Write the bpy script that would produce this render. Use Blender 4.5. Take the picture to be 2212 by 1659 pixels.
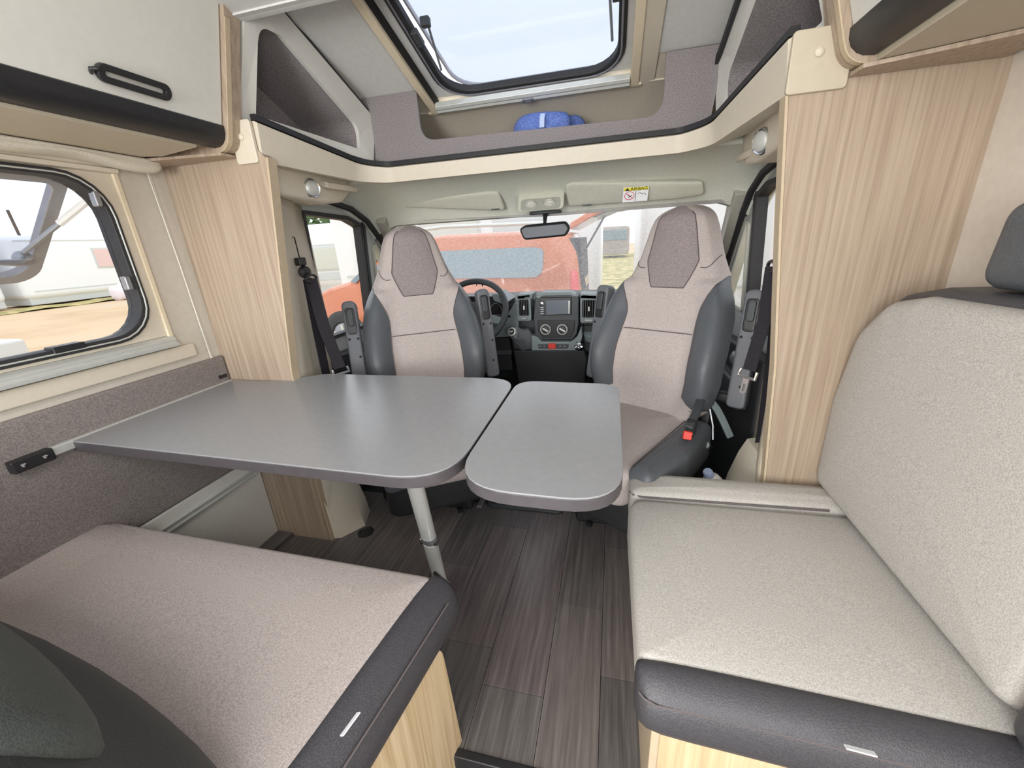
import bpy, bmesh, math, random
from mathutils import Vector, Matrix
random.seed(7)
SC = bpy.context.scene
for o in list(bpy.data.objects): bpy.data.objects.remove(o)
COL = SC.collection
R = math.radians
# ------------------------------------------------------------------ camera
F_PX, CX, CY = 865.0, 1106.0, 829.5
yaw, pit, rol = R(-14.6), R(19.6), R(-3.4)
fwd = Vector((math.sin(yaw)*math.cos(pit), math.cos(yaw)*math.cos(pit), -math.sin(pit)))
rt0 = Vector((math.cos(yaw), -math.sin(yaw), 0)); up0 = rt0.cross(fwd)
RT = math.cos(rol)*rt0 + math.sin(rol)*up0; UP = -math.sin(rol)*rt0 + math.cos(rol)*up0
EYE = Vector((0, 0, 1.154))
cam = bpy.data.objects.new('camera', bpy.data.cameras.new('camera')); COL.objects.link(cam)
cam.data.sensor_width = 36; cam.data.lens = 36*F_PX/2212; cam.data.clip_start = .02; cam.data.clip_end = 300
cam.matrix_world = Matrix(((RT.x, UP.x, -fwd.x, EYE.x), (RT.y, UP.y, -fwd.y, EYE.y), (RT.z, UP.z, -fwd.z, EYE.z), (0, 0, 0, 1)))
SC.camera = cam
def at(x, y, X=None, Y=None, Z=None):
    """the point of a measured picture position on a known plane of the vehicle"""
    d = fwd + RT*((x-CX)/F_PX) - UP*((y-CY)/F_PX)
    i, v = (0, X) if X is not None else (1, Y) if Y is not None else (2, Z)
    return EYE + d*((v-EYE[i])/d[i])
# ------------------------------------------------------------------ world, light, exposure
SC.view_settings.view_transform = 'Standard'; SC.view_settings.look = 'None'
SC.view_settings.exposure = 0.68; SC.view_settings.gamma = 1; SC.view_settings.use_curve_mapping = False
W = bpy.data.worlds.new('overcast'); SC.world = W; W.use_nodes = True
wn = W.node_tree; wb = wn.nodes['Background']
wt = wn.nodes.new('ShaderNodeTexCoord'); wm = wn.nodes.new('ShaderNodeMapping'); wm.inputs['Scale'].default_value = (1, 1, 3)
wz = wn.nodes.new('ShaderNodeTexNoise'); wz.inputs['Scale'].default_value = 2.2; wz.inputs['Detail'].default_value = 4
wr = wn.nodes.new('ShaderNodeValToRGB'); wr.color_ramp.elements[0].position = .3; wr.color_ramp.elements[0].color = (.80, .84, .93, 1)
wr.color_ramp.elements[1].position = .7; wr.color_ramp.elements[1].color = (.93, .94, .97, 1)
wn.links.new(wt.outputs['Generated'], wm.inputs['Vector']); wn.links.new(wm.outputs[0], wz.inputs['Vector'])
wn.links.new(wz.outputs['Fac'], wr.inputs[0]); wn.links.new(wr.outputs[0], wb.inputs['Color']); wb.inputs['Strength'].default_value = 1.2
def area(name, loc, size, power, rot=(0, 0, 0), col=(1, .97, .93), sy=None):
    l = bpy.data.lights.new(name, 'AREA'); l.energy = power; l.color = col; l.size = size
    if sy: l.shape = 'RECTANGLE'; l.size_y = sy
    o = bpy.data.objects.new(name, l); o.location = loc; o.rotation_euler = rot; COL.objects.link(o); return o
# unseen area lights added behind the viewer to brighten the interior
area('overhead_fill_light', (-.6, -.75, 1.93), 1.2, 17, col=(1, .985, .965), sy=.7)  # added overhead fill for the living area, no lamp is fitted there
area('rear_fill_light', (-.9, -2.45, 1.15), 1.0, 48, rot=(R(90), 0, 0), col=(.97, .985, 1), sy=1.3)  # added fill facing forward to lift headliner and shelf; no window stands here
area('left_fill_light', (-1.36, -1.3, 1.25), .9, 11, rot=(0, R(-90), 0), col=(.97, .985, 1), sy=.5)  # added fill against the plain wall, brightens the cream wall opposite
area('right_fill_light', (.72, -1.0, 1.15), .8, 20, rot=(0, R(90), 0), col=(.97, .985, 1), sy=1.3)  # added fill at the side opening, brightens the overhead cabinet and felt
# ------------------------------------------------------------------ materials
def lin(c): return tuple(((v/255)/12.92 if v/255 <= .04045 else ((v/255+.055)/1.055)**2.4) for v in c)+(1,)
def base(name, col, rough=.5, metal=0, spec=.5, coat=0):
    m = bpy.data.materials.new(name); m.use_nodes = True; b = m.node_tree.nodes['Principled BSDF']
    b.inputs['Base Color'].default_value = lin(col); b.inputs['Roughness'].default_value = rough
    b.inputs['Metallic'].default_value = metal; b.inputs['Specular IOR Level'].default_value = spec; b.inputs['Coat Weight'].default_value = coat
    return m
def nz(m, scale=(1, 1, 1), ns=10, detail=3, rough=.5, typ='ShaderNodeTexNoise'):
    nt = m.node_tree; tc = nt.nodes.new('ShaderNodeTexCoord'); mp = nt.nodes.new('ShaderNodeMapping'); mp.inputs['Scale'].default_value = scale
    n = nt.nodes.new(typ); n.inputs['Scale'].default_value = ns
    if typ == 'ShaderNodeTexNoise': n.inputs['Detail'].default_value = detail; n.inputs['Roughness'].default_value = rough
    nt.links.new(tc.outputs['Object'], mp.inputs['Vector']); nt.links.new(mp.outputs[0], n.inputs['Vector']); return n
def ramp(m, n, stops, out='Fac'):
    r = m.node_tree.nodes.new('ShaderNodeValToRGB'); e = r.color_ramp.elements
    while len(e) < len(stops): e.new(.5)
    for i, (p, c) in enumerate(stops): e[i].position = p; e[i].color = lin(c)
    m.node_tree.links.new(n.outputs[out], r.inputs[0]); return r
def bump(m, n, strength=.3, dist=.002, out='Fac'):
    b = m.node_tree.nodes.new('ShaderNodeBump'); b.inputs['Strength'].default_value = strength; b.inputs['Distance'].default_value = dist
    m.node_tree.links.new(n.outputs[out], b.inputs['Height']); m.node_tree.links.new(b.outputs[0], m.node_tree.nodes['Principled BSDF'].inputs['Normal'])
def setcol(m, r): m.node_tree.links.new(r.outputs[0], m.node_tree.nodes['Principled BSDF'].inputs['Base Color'])
def fabric(name, a, b, ns=420, bs=.35):
    m = base(name, a, .95, spec=.15); n = nz(m, ns=ns, detail=2, rough=.7); setcol(m, ramp(m, n, [(.35, a), (.65, b)])); bump(m, n, bs, .0008); return m
def wood(name, a, b, c, rough=.5, axis='z'):
    s = {'z': (16, 16, .35), 'y': (16, .35, 16), 'x': (.35, 16, 16)}[axis]
    m = base(name, b, rough); n = nz(m, scale=s, ns=6, detail=8, rough=.62); setcol(m, ramp(m, n, [(.3, a), (.5, b), (.72, c)])); bump(m, n, .12, .0006); return m
def plain(name, col, rough=.45, v=4, **k):
    m = base(name, col, rough, **k); n = nz(m, ns=60, detail=3)
    setcol(m, ramp(m, n, [(.3, tuple(max(0, x-v) for x in col)), (.7, tuple(min(255, x+v) for x in col))])); bump(m, n, .08, .0004); return m
def leather(name, a, b, rough=.42):
    m = base(name, a, rough, spec=.45); v = nz(m, ns=420, typ='ShaderNodeTexVoronoi'); setcol(m, ramp(m, v, [(.1, b), (.6, a)], 'Distance')); bump(m, v, .35, .0012, 'Distance'); return m
def glass(name, tint=(1, 1, 1), refl=.6, frost=0, ior=1.45):
    m = bpy.data.materials.new(name); m.use_nodes = True; nt = m.node_tree; nt.nodes.remove(nt.nodes['Principled BSDF'])
    t = nt.nodes.new('ShaderNodeBsdfTransparent'); t.inputs[0].default_value = (*tint, 1); g = nt.nodes.new('ShaderNodeBsdfGlossy'); g.inputs['Roughness'].default_value = .02
    f = nt.nodes.new('ShaderNodeLayerWeight'); f.inputs['Blend'].default_value = .5; pw = nt.nodes.new('ShaderNodeMath'); pw.operation = 'POWER'; pw.inputs[1].default_value = 4; nt.links.new(f.outputs['Facing'], pw.inputs[0]); mu = nt.nodes.new('ShaderNodeMath'); mu.operation = 'MULTIPLY_ADD'; mu.inputs[1].default_value = refl; mu.inputs[2].default_value = .04
    mx = nt.nodes.new('ShaderNodeMixShader'); nt.links.new(pw.outputs[0], mu.inputs[0]); nt.links.new(mu.outputs[0], mx.inputs[0]); nt.links.new(t.outputs[0], mx.inputs[1]); nt.links.new(g.outputs[0], mx.inputs[2])
    last = mx
    if frost:
        d = nt.nodes.new('ShaderNodeBsdfTranslucent'); d.inputs[0].default_value = (.95, .97, 1, 1); m2 = nt.nodes.new('ShaderNodeMixShader'); m2.inputs[0].default_value = frost
        nt.links.new(mx.outputs[0], m2.inputs[1]); nt.links.new(d.outputs[0], m2.inputs[2]); last = m2
    nt.links.new(last.outputs[0], nt.nodes['Material Output'].inputs[0]); return m
ALU = 0
M = dict(
 cab=plain('cabinet_white', (214, 213, 207), .38, 2), wall=plain('wallpaper_beige', (205, 198, 186), .7, 3), wallr=plain('wallpaper_warm', (214, 205, 194), .75, 3),
 ceil=plain('ceiling_lining', (206, 206, 203), .8, 3), wood=wood('light_wood', (146, 127, 109), (168, 150, 131), (184, 167, 149)),
 woodr=wood('light_wood_front', (190, 165, 128), (208, 184, 146), (222, 202, 168)), edge=plain('wood_edge', (192, 174, 148), .5, 4),
 fab=fabric('seat_fabric_light', (162, 152, 149), (198, 188, 184)), fabs=fabric('sofa_fabric', (166, 162, 157), (200, 196, 190)), fabd=fabric('seat_fabric_insert', (122, 112, 112), (164, 154, 153)),
 felt=fabric('wall_felt', (114, 107, 105), (148, 140, 136), 300), feltd=fabric('shelf_felt', (116, 110, 111), (152, 145, 146), 300), pipe=base('seam_thread', (98, 90, 90), .8),
 lea=leather('leather_charcoal', (72, 71, 75), (54, 53, 57)), leac=leather('leather_seat_grey', (90, 94, 99), (74, 78, 83), .4),
 tab=plain('table_laminate', (146, 147, 150), .27, 2, spec=.55), tabe=plain('table_edge_band', (78, 74, 77), .45, 3),
 alu=plain('anodised_aluminium', (206, 208, 204), .38, 3, metal=.35), chrome=base('chrome', (225, 226, 230), .1, 1), steel=plain('grey_steel', (150, 152, 156), .4, 3, metal=.6),
 blk=plain('black_plastic', (36, 36, 38), .4, 3), rub=plain('black_rubber', (42, 42, 44), .6, 3), dk=plain('dark_cab_plastic', (34, 35, 38), .6, 3),
 dash=plain('dashboard_grey', (124, 134, 136), .5, 3), dash2=plain('dashboard_anthracite', (62, 66, 69), .5, 3), arm=plain('armrest_grey', (104, 106, 112), .5, 3),
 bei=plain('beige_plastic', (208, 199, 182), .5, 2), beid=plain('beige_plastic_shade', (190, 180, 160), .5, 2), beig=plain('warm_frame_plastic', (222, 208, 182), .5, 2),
 head=fabric('headliner', (204, 206, 194), (218, 220, 209), 200, .1), visor=plain('visor_vinyl', (196, 196, 183), .6, 3), belt=fabric('belt_webbing', (40, 38, 42), (58, 55, 60), 700),
 blue=fabric('blue_plush', (84, 104, 168), (116, 138, 200), 160, .6), lblue=plain('pale_blue_label', (176, 192, 226), .6), white=plain('white_plastic', (232, 232, 228), .4, 2),
 red=base('red_button', (216, 62, 48), .4), yel=base('yellow_print', (226, 214, 60), .6), prt=base('white_print', (232, 234, 238), .6), ink=base('black_ink', (26, 26, 26), .7), redp=base('red_print', (200, 50, 60), .6),
 green=base('green_sticker', (24, 150, 104), .5), cur=fabric('blind_fabric', (206, 200, 184), (222, 217, 203), 260, .2), cord=base('white_cord', (220, 216, 206), .7),
 screen=base('lcd_screen', (112, 120, 128), .12), bag=base('plastic_bag', (236, 230, 240), .35), mir=base('mirror_glass', (60, 62, 66), .4, .6), lens=base('lamp_lens', (205, 205, 200), .2),
 orange=base('car_paint_orange', (200, 118, 78), .25, .2, coat=.6), cargl=base('car_window', (120, 138, 146), .08, spec=.8), tyre=base('tyre', (60, 60, 62), .8), carb=plain('car_trim', (70, 72, 74), .6),
 rv=plain('caravan_skin', (236, 238, 238), .35, 3), rvg=plain('caravan_grey_band', (205, 210, 208), .4, 3), rvw=base('caravan_window', (206, 208, 196), .15, spec=.7), rvp=base('caravan_curtain_window', (222, 196, 190), .2), tail=base('tail_light', (226, 96, 100), .2),
 glass=glass('window_glass', (.97, .99, .98)), acry=glass('tinted_acrylic', (.70, .73, .78), .5, .12), acry2=glass('window_acrylic', (.84, .87, .93), .7), bark=base('bark', (96, 84, 72), .9),
 leaf=plain('foliage', (88, 116, 70), .8, 14), wallx=base('far_stone', (158, 150, 142), .9),
)
def wet_glass():
    m = glass('wet_windscreen', (.97, .99, .98)); nt = m.node_tree; out = nt.nodes['Material Output']; last = out.inputs[0].links[0].from_socket
    tc = nt.nodes.new('ShaderNodeTexCoord'); v = nt.nodes.new('ShaderNodeTexNoise'); v.inputs['Scale'].default_value = 90; v.inputs['Detail'].default_value = 3
    nt.links.new(tc.outputs['Object'], v.inputs['Vector']); mr = nt.nodes.new('ShaderNodeMapRange'); mr.inputs['From Min'].default_value = .42; mr.inputs['From Max'].default_value = .66; mr.inputs['To Min'].default_value = .10; mr.inputs['To Max'].default_value = .20
    nt.links.new(v.outputs['Fac'], mr.inputs['Value']); d = nt.nodes.new('ShaderNodeBsdfTranslucent'); d.inputs[0].default_value = (1, 1, 1, 1)
    mx = nt.nodes.new('ShaderNodeMixShader'); nt.links.new(mr.outputs[0], mx.inputs[0]); nt.links.new(last, mx.inputs[1]); nt.links.new(d.outputs[0], mx.inputs[2]); nt.links.new(mx.outputs[0], out.inputs[0]); return m
M['wet'] = wet_glass()
g = base('dirt_ground', (208, 186, 156), .95, spec=.1); n1 = nz(g, ns=.35, detail=6); setcol(g, ramp(g, n1, [(.3, (186, 160, 128)), (.52, (208, 184, 152)), (.75, (198, 186, 164))])); bump(g, nz(g, ns=6, detail=6), .6, .05); M['dirt'] = g
g = base('grass_ground', (170, 160, 112), .95, spec=.1); n1 = nz(g, ns=3, detail=6); setcol(g, ramp(g, n1, [(.35, (140, 142, 92)), (.6, (204, 186, 134))])); M['grass'] = g
def plank_mat(i):
    t = [(0, 0, 0), (8, 6, 5), (-7, -6, -5), (5, 1, 3)][i]
    f = lambda c: tuple(a+b for a, b in zip(c, t))
    m = base('floor_wood', (84, 76, 74), .36, spec=.5); n = nz(m, scale=(17, .7, 17), ns=5, detail=9, rough=.6)
    setcol(m, ramp(m, n, [(.3, f((82, 77, 76))), (.5, f((100, 95, 93))), (.72, f((122, 117, 114)))])); bump(m, n, .5, .0012)
    rr_ = m.node_tree.nodes.new('ShaderNodeMapRange'); rr_.inputs['To Min'].default_value = .22; rr_.inputs['To Max'].default_value = .42
    m.node_tree.links.new(n.outputs['Fac'], rr_.inputs['Value']); m.node_tree.links.new(rr_.outputs[0], m.node_tree.nodes['Principled BSDF'].inputs['Roughness']); return m
PL = [plank_mat(i) for i in range(4)]
# ------------------------------------------------------------------ mesh helpers
def nb(): return bmesh.new()
def box(bm, lo, hi, M4=None):
    vs = [bm.verts.new(Vector((x, y, z)) if M4 is None else M4 @ Vector((x, y, z))) for x in (lo[0], hi[0]) for y in (lo[1], hi[1]) for z in (lo[2], hi[2])]
    for f in ((0, 1, 3, 2), (4, 6, 7, 5), (0, 4, 5, 1), (2, 3, 7, 6), (0, 2, 6, 4), (1, 5, 7, 3)): bm.faces.new([vs[i] for i in f])
    return bm
def B(lo, hi): return box(nb(), lo, hi)
def prism(bm, pts, vec):
    vec = Vector(vec); a = [bm.verts.new(Vector(p)) for p in pts]; b = [bm.verts.new(Vector(p)+vec) for p in pts]; n = len(pts)
    bm.faces.new(a); bm.faces.new(b[::-1])
    for i in range(n): bm.faces.new((a[i], b[i], b[(i+1) % n], a[(i+1) % n]))
    bmesh.ops.recalc_face_normals(bm, faces=bm.faces); return bm
def loft(bm, secs, closed=True, cap=True, loop=False):
    rows = [[bm.verts.new(Vector(p)) for p in s] for s in secs]; n = len(rows[0])
    pairs = list(zip(rows, rows[1:]))+([(rows[-1], rows[0])] if loop else [])
    for a, b in pairs:
        for i in range(n if closed else n-1): bm.faces.new((a[i], a[(i+1) % n], b[(i+1) % n], b[i]))
    if cap and closed and not loop: bm.faces.new(rows[0][::-1]); bm.faces.new(rows[-1])
    bmesh.ops.recalc_face_normals(bm, faces=bm.faces); return bm
def tube(bm, path, r, n=8, closed=False, flat=None):
    P = [Vector(p) for p in path]; secs = []; prev = None
    for i, p in enumerate(P):
        a = P[(i-1) % len(P)] if closed or i else p; b = P[(i+1) % len(P)] if closed or i < len(P)-1 else p
        t = (b-a).normalized()
        if prev is None: u = t.orthogonal().normalized()
        else: u = (prev-t*prev.dot(t)).normalized()
        prev = u; v = t.cross(u); rr = r[i] if isinstance(r, (list, tuple)) else r
        secs.append([p+(u*math.cos(k*2*math.pi/n)+v*math.sin(k*2*math.pi/n))*rr for k in range(n)])
    return loft(bm, secs, True, True, closed)
def ribbon(bm, path, width, thick, wdir):
    w = Vector(wdir).normalized(); P = [Vector(p) for p in path]; secs = []
    for i, p in enumerate(P):
        t = (P[min(i+1, len(P)-1)]-P[max(i-1, 0)]).normalized(); ww = (w-t*w.dot(t)).normalized(); nn = t.cross(ww)
        secs.append([p+ww*width/2+nn*thick/2, p+ww*width/2-nn*thick/2, p-ww*width/2-nn*thick/2, p-ww*width/2+nn*thick/2])
    return loft(bm, secs)
def lathe(bm, prof, o, axis, n=20):
    a = Vector(axis).normalized(); u = a.orthogonal().normalized(); v = a.cross(u); o = Vector(o)
    return loft(bm, [[o+a*h+(u*math.cos(k*2*math.pi/n)+v*math.sin(k*2*math.pi/n))*max(r, 1e-4) for k in range(n)] for r, h in prof])
def rr(x0, x1, y0, y1, r, n=5):
    r = r if isinstance(r, (list, tuple)) else (r,)*4; out = []
    for (cx, cy, a0, rad) in ((x1-r[0], y0+r[0], -90, r[0]), (x1-r[1], y1-r[1], 0, r[1]), (x0+r[2], y1-r[2], 90, r[2]), (x0+r[3], y0+r[3], 180, r[3])):
        for k in range(n+1): a = R(a0+90*k/n); out.append((cx+rad*math.cos(a), cy+rad*math.sin(a)))
    return out
def rpoly(pts, rad, n=5):
    """polygon with rounded corners"""
    out = []; N = len(pts)
    for i, p in enumerate(pts):
        r = rad[i] if isinstance(rad, (list, tuple)) else rad
        p = Vector(p); a = Vector(pts[i-1])-p; b = Vector(pts[(i+1) % N])-p; la, lb = a.length, b.length; a.normalize(); b.normalize()
        if r <= 1e-5: out.append(tuple(p)); continue
        ang = a.angle(b); d = min(r/math.tan(ang/2), la*.49, lb*.49); s = p+a*d; e = p+b*d
        for k in range(n+1):
            t = k/n; q = s*(1-t)**2+p*2*t*(1-t)+e*t*t; out.append(tuple(q))
    return out
def ccw(o):
    A = sum(o[i][0]*o[(i+1) % len(o)][1]-o[(i+1) % len(o)][0]*o[i][1] for i in range(len(o))); return list(o) if A > 0 else list(o)[::-1]
def inset(o, d):
    out = []; n = len(o)
    for i in range(n):
        a = Vector(o[i-1]); p = Vector(o[i]); b = Vector(o[(i+1) % n]); t1 = (p-a); t2 = (b-p)
        if t1.length < 1e-7: t1 = t2
        if t2.length < 1e-7: t2 = t1
        t1.normalize(); t2.normalize(); n1 = Vector((-t1.y, t1.x)); n2 = Vector((-t2.y, t2.x)); m = (n1+n2)
        m = n1 if m.length < 1e-6 else m.normalized(); c = max(.5, m.dot(n1)); out.append(p+m*d/c)
    for it in range(8):                      # collapse corners the inset has turned inside out
        for i in range(n):
            j = (i+1) % n; e = Vector(o[j])-Vector(o[i])
            if (out[j]-out[i]).dot(e) < 0: mid = (out[i]+out[j])/2; out[i] = mid; out[j] = mid.copy()
    return [tuple(p) for p in out]
def pillow(bm, outl, z0, z1, r, T=lambda x, y, z: (x, y, z), crown=.01, k=4, rb=None):
    """upholstered block: outline in plan, rounded top and bottom edges, slight crown"""
    o = ccw(outl); rb = r if rb is None else rb; secs = []
    for i in range(k+1):
        a = math.pi/2*i/k; q = inset(o, rb*(1-math.sin(a))); secs.append([(x, y, z0+rb*(1-math.cos(a))) for x, y in q])
    for i in range(k+1):
        a = math.pi/2*i/k; q = inset(o, r*(1-math.cos(a))); secs.append([(x, y, z1-r*(1-math.sin(a))) for x, y in q])
    cx = sum(p[0] for p in o)/len(o); cy = sum(p[1] for p in o)/len(o); last = secs[-1]
    for s, h in ((.8, .6), (.5, .9), (.2, 1)): secs.append([(cx+(x-cx)*s, cy+(y-cy)*s, z+crown*h) for x, y, z in last])
    loft(bm, [[T(*p) for p in s] for s in secs])
    bm.faces.ensure_lookup_table(); n = len(o); fc = bm.faces[-1]
    if len(fc.verts) == n:
        vs = list(fc.verts); bm.faces.remove(fc); c = bm.verts.new(Vector(T(cx, cy, secs[-1][0][2])))
        for i in range(n): bm.faces.new((vs[i], vs[(i+1) % n], c))
        bmesh.ops.recalc_face_normals(bm, faces=bm.faces)
    return bm
def frame(bm, out, inn, T, w0, w1):
    n = len(out); A = [[bm.verts.new(Vector(T(x, y, w))) for x, y in o] for o in (out, inn) for w in (w0, w1)]
    for i in range(n):
        j = (i+1) % n
        for a, b in ((0, 1), (1, 3), (3, 2), (2, 0)): bm.faces.new((A[a][i], A[a][j], A[b][j], A[b][i]))
    bmesh.ops.recalc_face_normals(bm, faces=bm.faces); return bm
def sheet(bm, outl, holes, T):
    edges = []
    for lp in [outl]+list(holes):
        vs = [bm.verts.new((x, y, 0)) for x, y in lp]; edges += [bm.edges.new((vs[i], vs[(i+1) % len(vs)])) for i in range(len(vs))]
    bmesh.ops.triangle_fill(bm, use_beauty=True, use_dissolve=False, edges=edges)
    for v in bm.verts: v.co = Vector(T(v.co.x, v.co.y))
    bmesh.ops.recalc_face_normals(bm, faces=bm.faces); return bm
def obj(name, bm, mat, parent=None, bevel=0, smooth=False, local=False, solid=0, sub=0, label=None, seg=2):
    me = bpy.data.meshes.new(name); bm.normal_update(); bm.to_mesh(me); bm.free()
    o = bpy.data.objects.new(name, me); COL.objects.link(o); me.materials.append(M[mat] if isinstance(mat, str) else mat)
    if parent is not None:
        o.parent = parent
        if not local: me.transform(WM(parent).inverted())
    if smooth or bevel:
        for p in me.polygons: p.use_smooth = True
    if smooth is True or bevel:
        md = None
    if solid: s = o.modifiers.new('s', 'SOLIDIFY'); s.thickness = abs(solid); s.offset = 1 if solid > 0 else -1
    if bevel: b = o.modifiers.new('b', 'BEVEL'); b.width = bevel; b.segments = seg; b.limit_method = 'ANGLE'; b.angle_limit = R(40); b.harden_normals = True
    if sub: s = o.modifiers.new('u', 'SUBSURF'); s.levels = sub; s.render_levels = sub
    if smooth and not bevel and not sub:
        try: me.shade_auto_smooth
        except Exception: pass
        for e in me.edges: pass
        me.set_sharp_from_angle(angle=R(42))
    if label: o['label'] = label
    return o
def WM(o):
    m = o.matrix_basis.copy()
    while o.parent is not None: o = o.parent; m = o.matrix_basis @ m
    return m
def tag(o, label, cat, group=None, kind=None):
    if label: o['label'] = label
    if cat: o['category'] = cat
    if group: o['group'] = group
    if kind: o['kind'] = kind
    return o
def thing(name, label, cat, loc=(0, 0, 0), rz=0, group=None, kind=None):
    o = bpy.data.objects.new(name, None); o.empty_display_size = .05; COL.objects.link(o); o.location = loc; o.rotation_euler = (0, 0, rz); return tag(o, label, cat, group, kind)
def struct(name, bm=None, mat=None, label=None, cat=None, **k):
    if bm is None: o = thing(name, label, cat, kind='structure')
    else: o = obj(name, bm, mat, **k); tag(o, label, cat, None, 'structure')
    return o
# ================================================================== SETTING
XL, XR, YP = -1.42, .745, 1.15
fl = struct('floor', label='dark grey-brown wood plank floor of the camper', cat='floor')
obj('subfloor', B((XL-.02, .552, -.03), (XR+.02, 2.3, -.006)), 'rub', fl)
xs = [-1.43, -1.28, -1.11, -.95, -.79, -.635, -.478, -.322, -.150, -.003, .155, .31, .47, .63, .76]
cuts = [[.9], [.75, 1.3], [1.0], [.7, 1.35], [.95], [1.117], [.82, 1.36], [.714], [1.01], [.8, 1.3], [.95], [.7], [1.1], [.9]]
pn = 0
for i in range(len(xs)-1):
    ys = [.555]+cuts[i]+[1.5]
    for a, b in zip(ys, ys[1:]):
        obj('plank', B((xs[i]+.0006, a+.0006, -.006), (xs[i+1]-.0006, b-.0006, 0)), PL[(pn*7+i*3) % 4], fl, bevel=.0006, seg=1); pn += 1
obj('lower_floor', B((XL, -2.6, -.06), (XR, .545, -.045)), PL[2], fl)
st = tag(obj('trim_1', B((XL, .538, -.045), (XR, .558, .004)), 'blk', bevel=.003), 'black edge strip at the floor step by the bench', 'trim', None, 'structure')
# walls
wl = struct('wall_left', label='beige side wall around the living area window', cat='wall')
WY0, WY1, WZ0, WZ1 = -.05, .99, .925, 1.425
obj('lower_panel', B((XL-.03, -2.6, -.03), (XL, YP, WZ0)), 'wall', wl)
obj('upper_panel', B((XL-.03, -2.6, WZ1), (XL, YP, 1.98)), 'wall', wl)
obj('side_panel', B((XL-.03, WY1, WZ0), (XL, YP, WZ1)), 'wall', wl)
obj('side_panel', B((XL-.03, -2.6, WZ0), (XL, WY0, WZ1)), 'wall', wl)
struct('wall_right', B((XR, -.15, -.03), (XR+.03, YP+.02, 1.98)), 'wallr', 'cream side wall behind the sofa', 'wall')
struct('wall_right', B((XR, -2.6, -.03), (XR+.03, -1.9, 1.98)), 'wallr', 'cream side wall at the rear of the camper', 'wall')
struct('wall_right', B((XR, -1.9, 1.8), (XR+.03, -.15, 1.98)), 'wallr', 'cream wall strip over the entrance', 'wall')
struct('wall_back', B((XL, -2.63, -.06), (XR, -2.6, 1.98)), 'wall', 'plain rear wall behind the viewer', 'wall')
ce = struct('ceiling', label='pale grey padded ceiling lining', cat='ceiling')
obj('ceiling_panel', B((XL-.03, -1.3, 1.96), (XR+.03, .3, 1.99)), 'ceil', ce)
obj('ceiling_panel', B((XL-.03, -2.63, 1.96), (-.9, -1.3, 1.99)), 'ceil', ce)
obj('ceiling_panel', B((.2, -2.63, 1.96), (XR+.03, -1.3, 1.99)), 'ceil', ce)
# ceiling slopes down to the front edge at the partition
ZC = 1.757
obj('sloping_lining', loft(nb(), [[(x, y, z) for y, z in ((.25, 1.96), (.85, 1.83), (1.05, 1.785), (1.14, 1.757), (1.16, 1.757), (1.16, 1.78), (.85, 1.86), (.25, 1.99))] for x in (XL-.02, XR+.02)]), 'ceil', ce, smooth=True)
# hood (raised cab roof) with skylight opening
SL = math.tan(R(17)); zr = lambda y: 1.715+(1.68-y)*SL
hx0, hx1 = -.735, .068
def Troof(x, y): return (x, y, zr(y))
for xa, xb_ in ((-1.32, hx0), (hx1+.06, .65)): obj('hood_lining', sheet(nb(), [(xa, 1.12), (xb_, 1.12), (xb_, 1.69), (xa, 1.69)], [], Troof), 'ceil', ce, solid=.012)
obj('hood_riser', B((-1.25, 1.125, 1.757), (.57, 1.14, 1.90)), 'ceil', ce)
# ------------------------------------------------------------------ partition panels
def mx(x): return -.68-x            # mirror about the vehicle centreline
def panel(side):
    s = (lambda x: x) if side < 0 else mx
    o = XL if side < 0 else XR
    lab = ('tall pale wood partition panel beside the window, behind the driver seat' if side < 0 else 'tall wood partition panel between the sofa and the passenger seat')
    t = thing('partition_panel', lab, 'panel', (s(-1.25), YP, 0))
    inn = [(-1.134, 0), (-1.14, .2), (-1.125, .75), (-1.07, 1.1), (-1.017, 1.43), (-1.06, 1.47), (-1.106, 1.53), (-1.032, 1.77)] if side < 0 else [(s(.453), 0), (s(.453), .45), (s(.43), .8), (s(.39), 1.15), (s(.362), 1.42), (s(.39), 1.47), (s(.425), 1.52), (s(.362), 1.77)]
    pts = [(s(x), YP, z) for x, z in inn]+[(o, YP, 1.76), (o, YP, 0)]
    obj('wood_board', prism(nb(), pts, (0, .03, 0)), 'wood', t)
    e = [(s(x)+(.004 if side < 0 else -.004), YP+.016, z) for x, z in inn[:5]]
    obj('edge_band', ribbon(nb(), e, .034, .006, (0, 1, 0)), 'edge', t)
    return t
panel(-1); panel(1)
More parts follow.
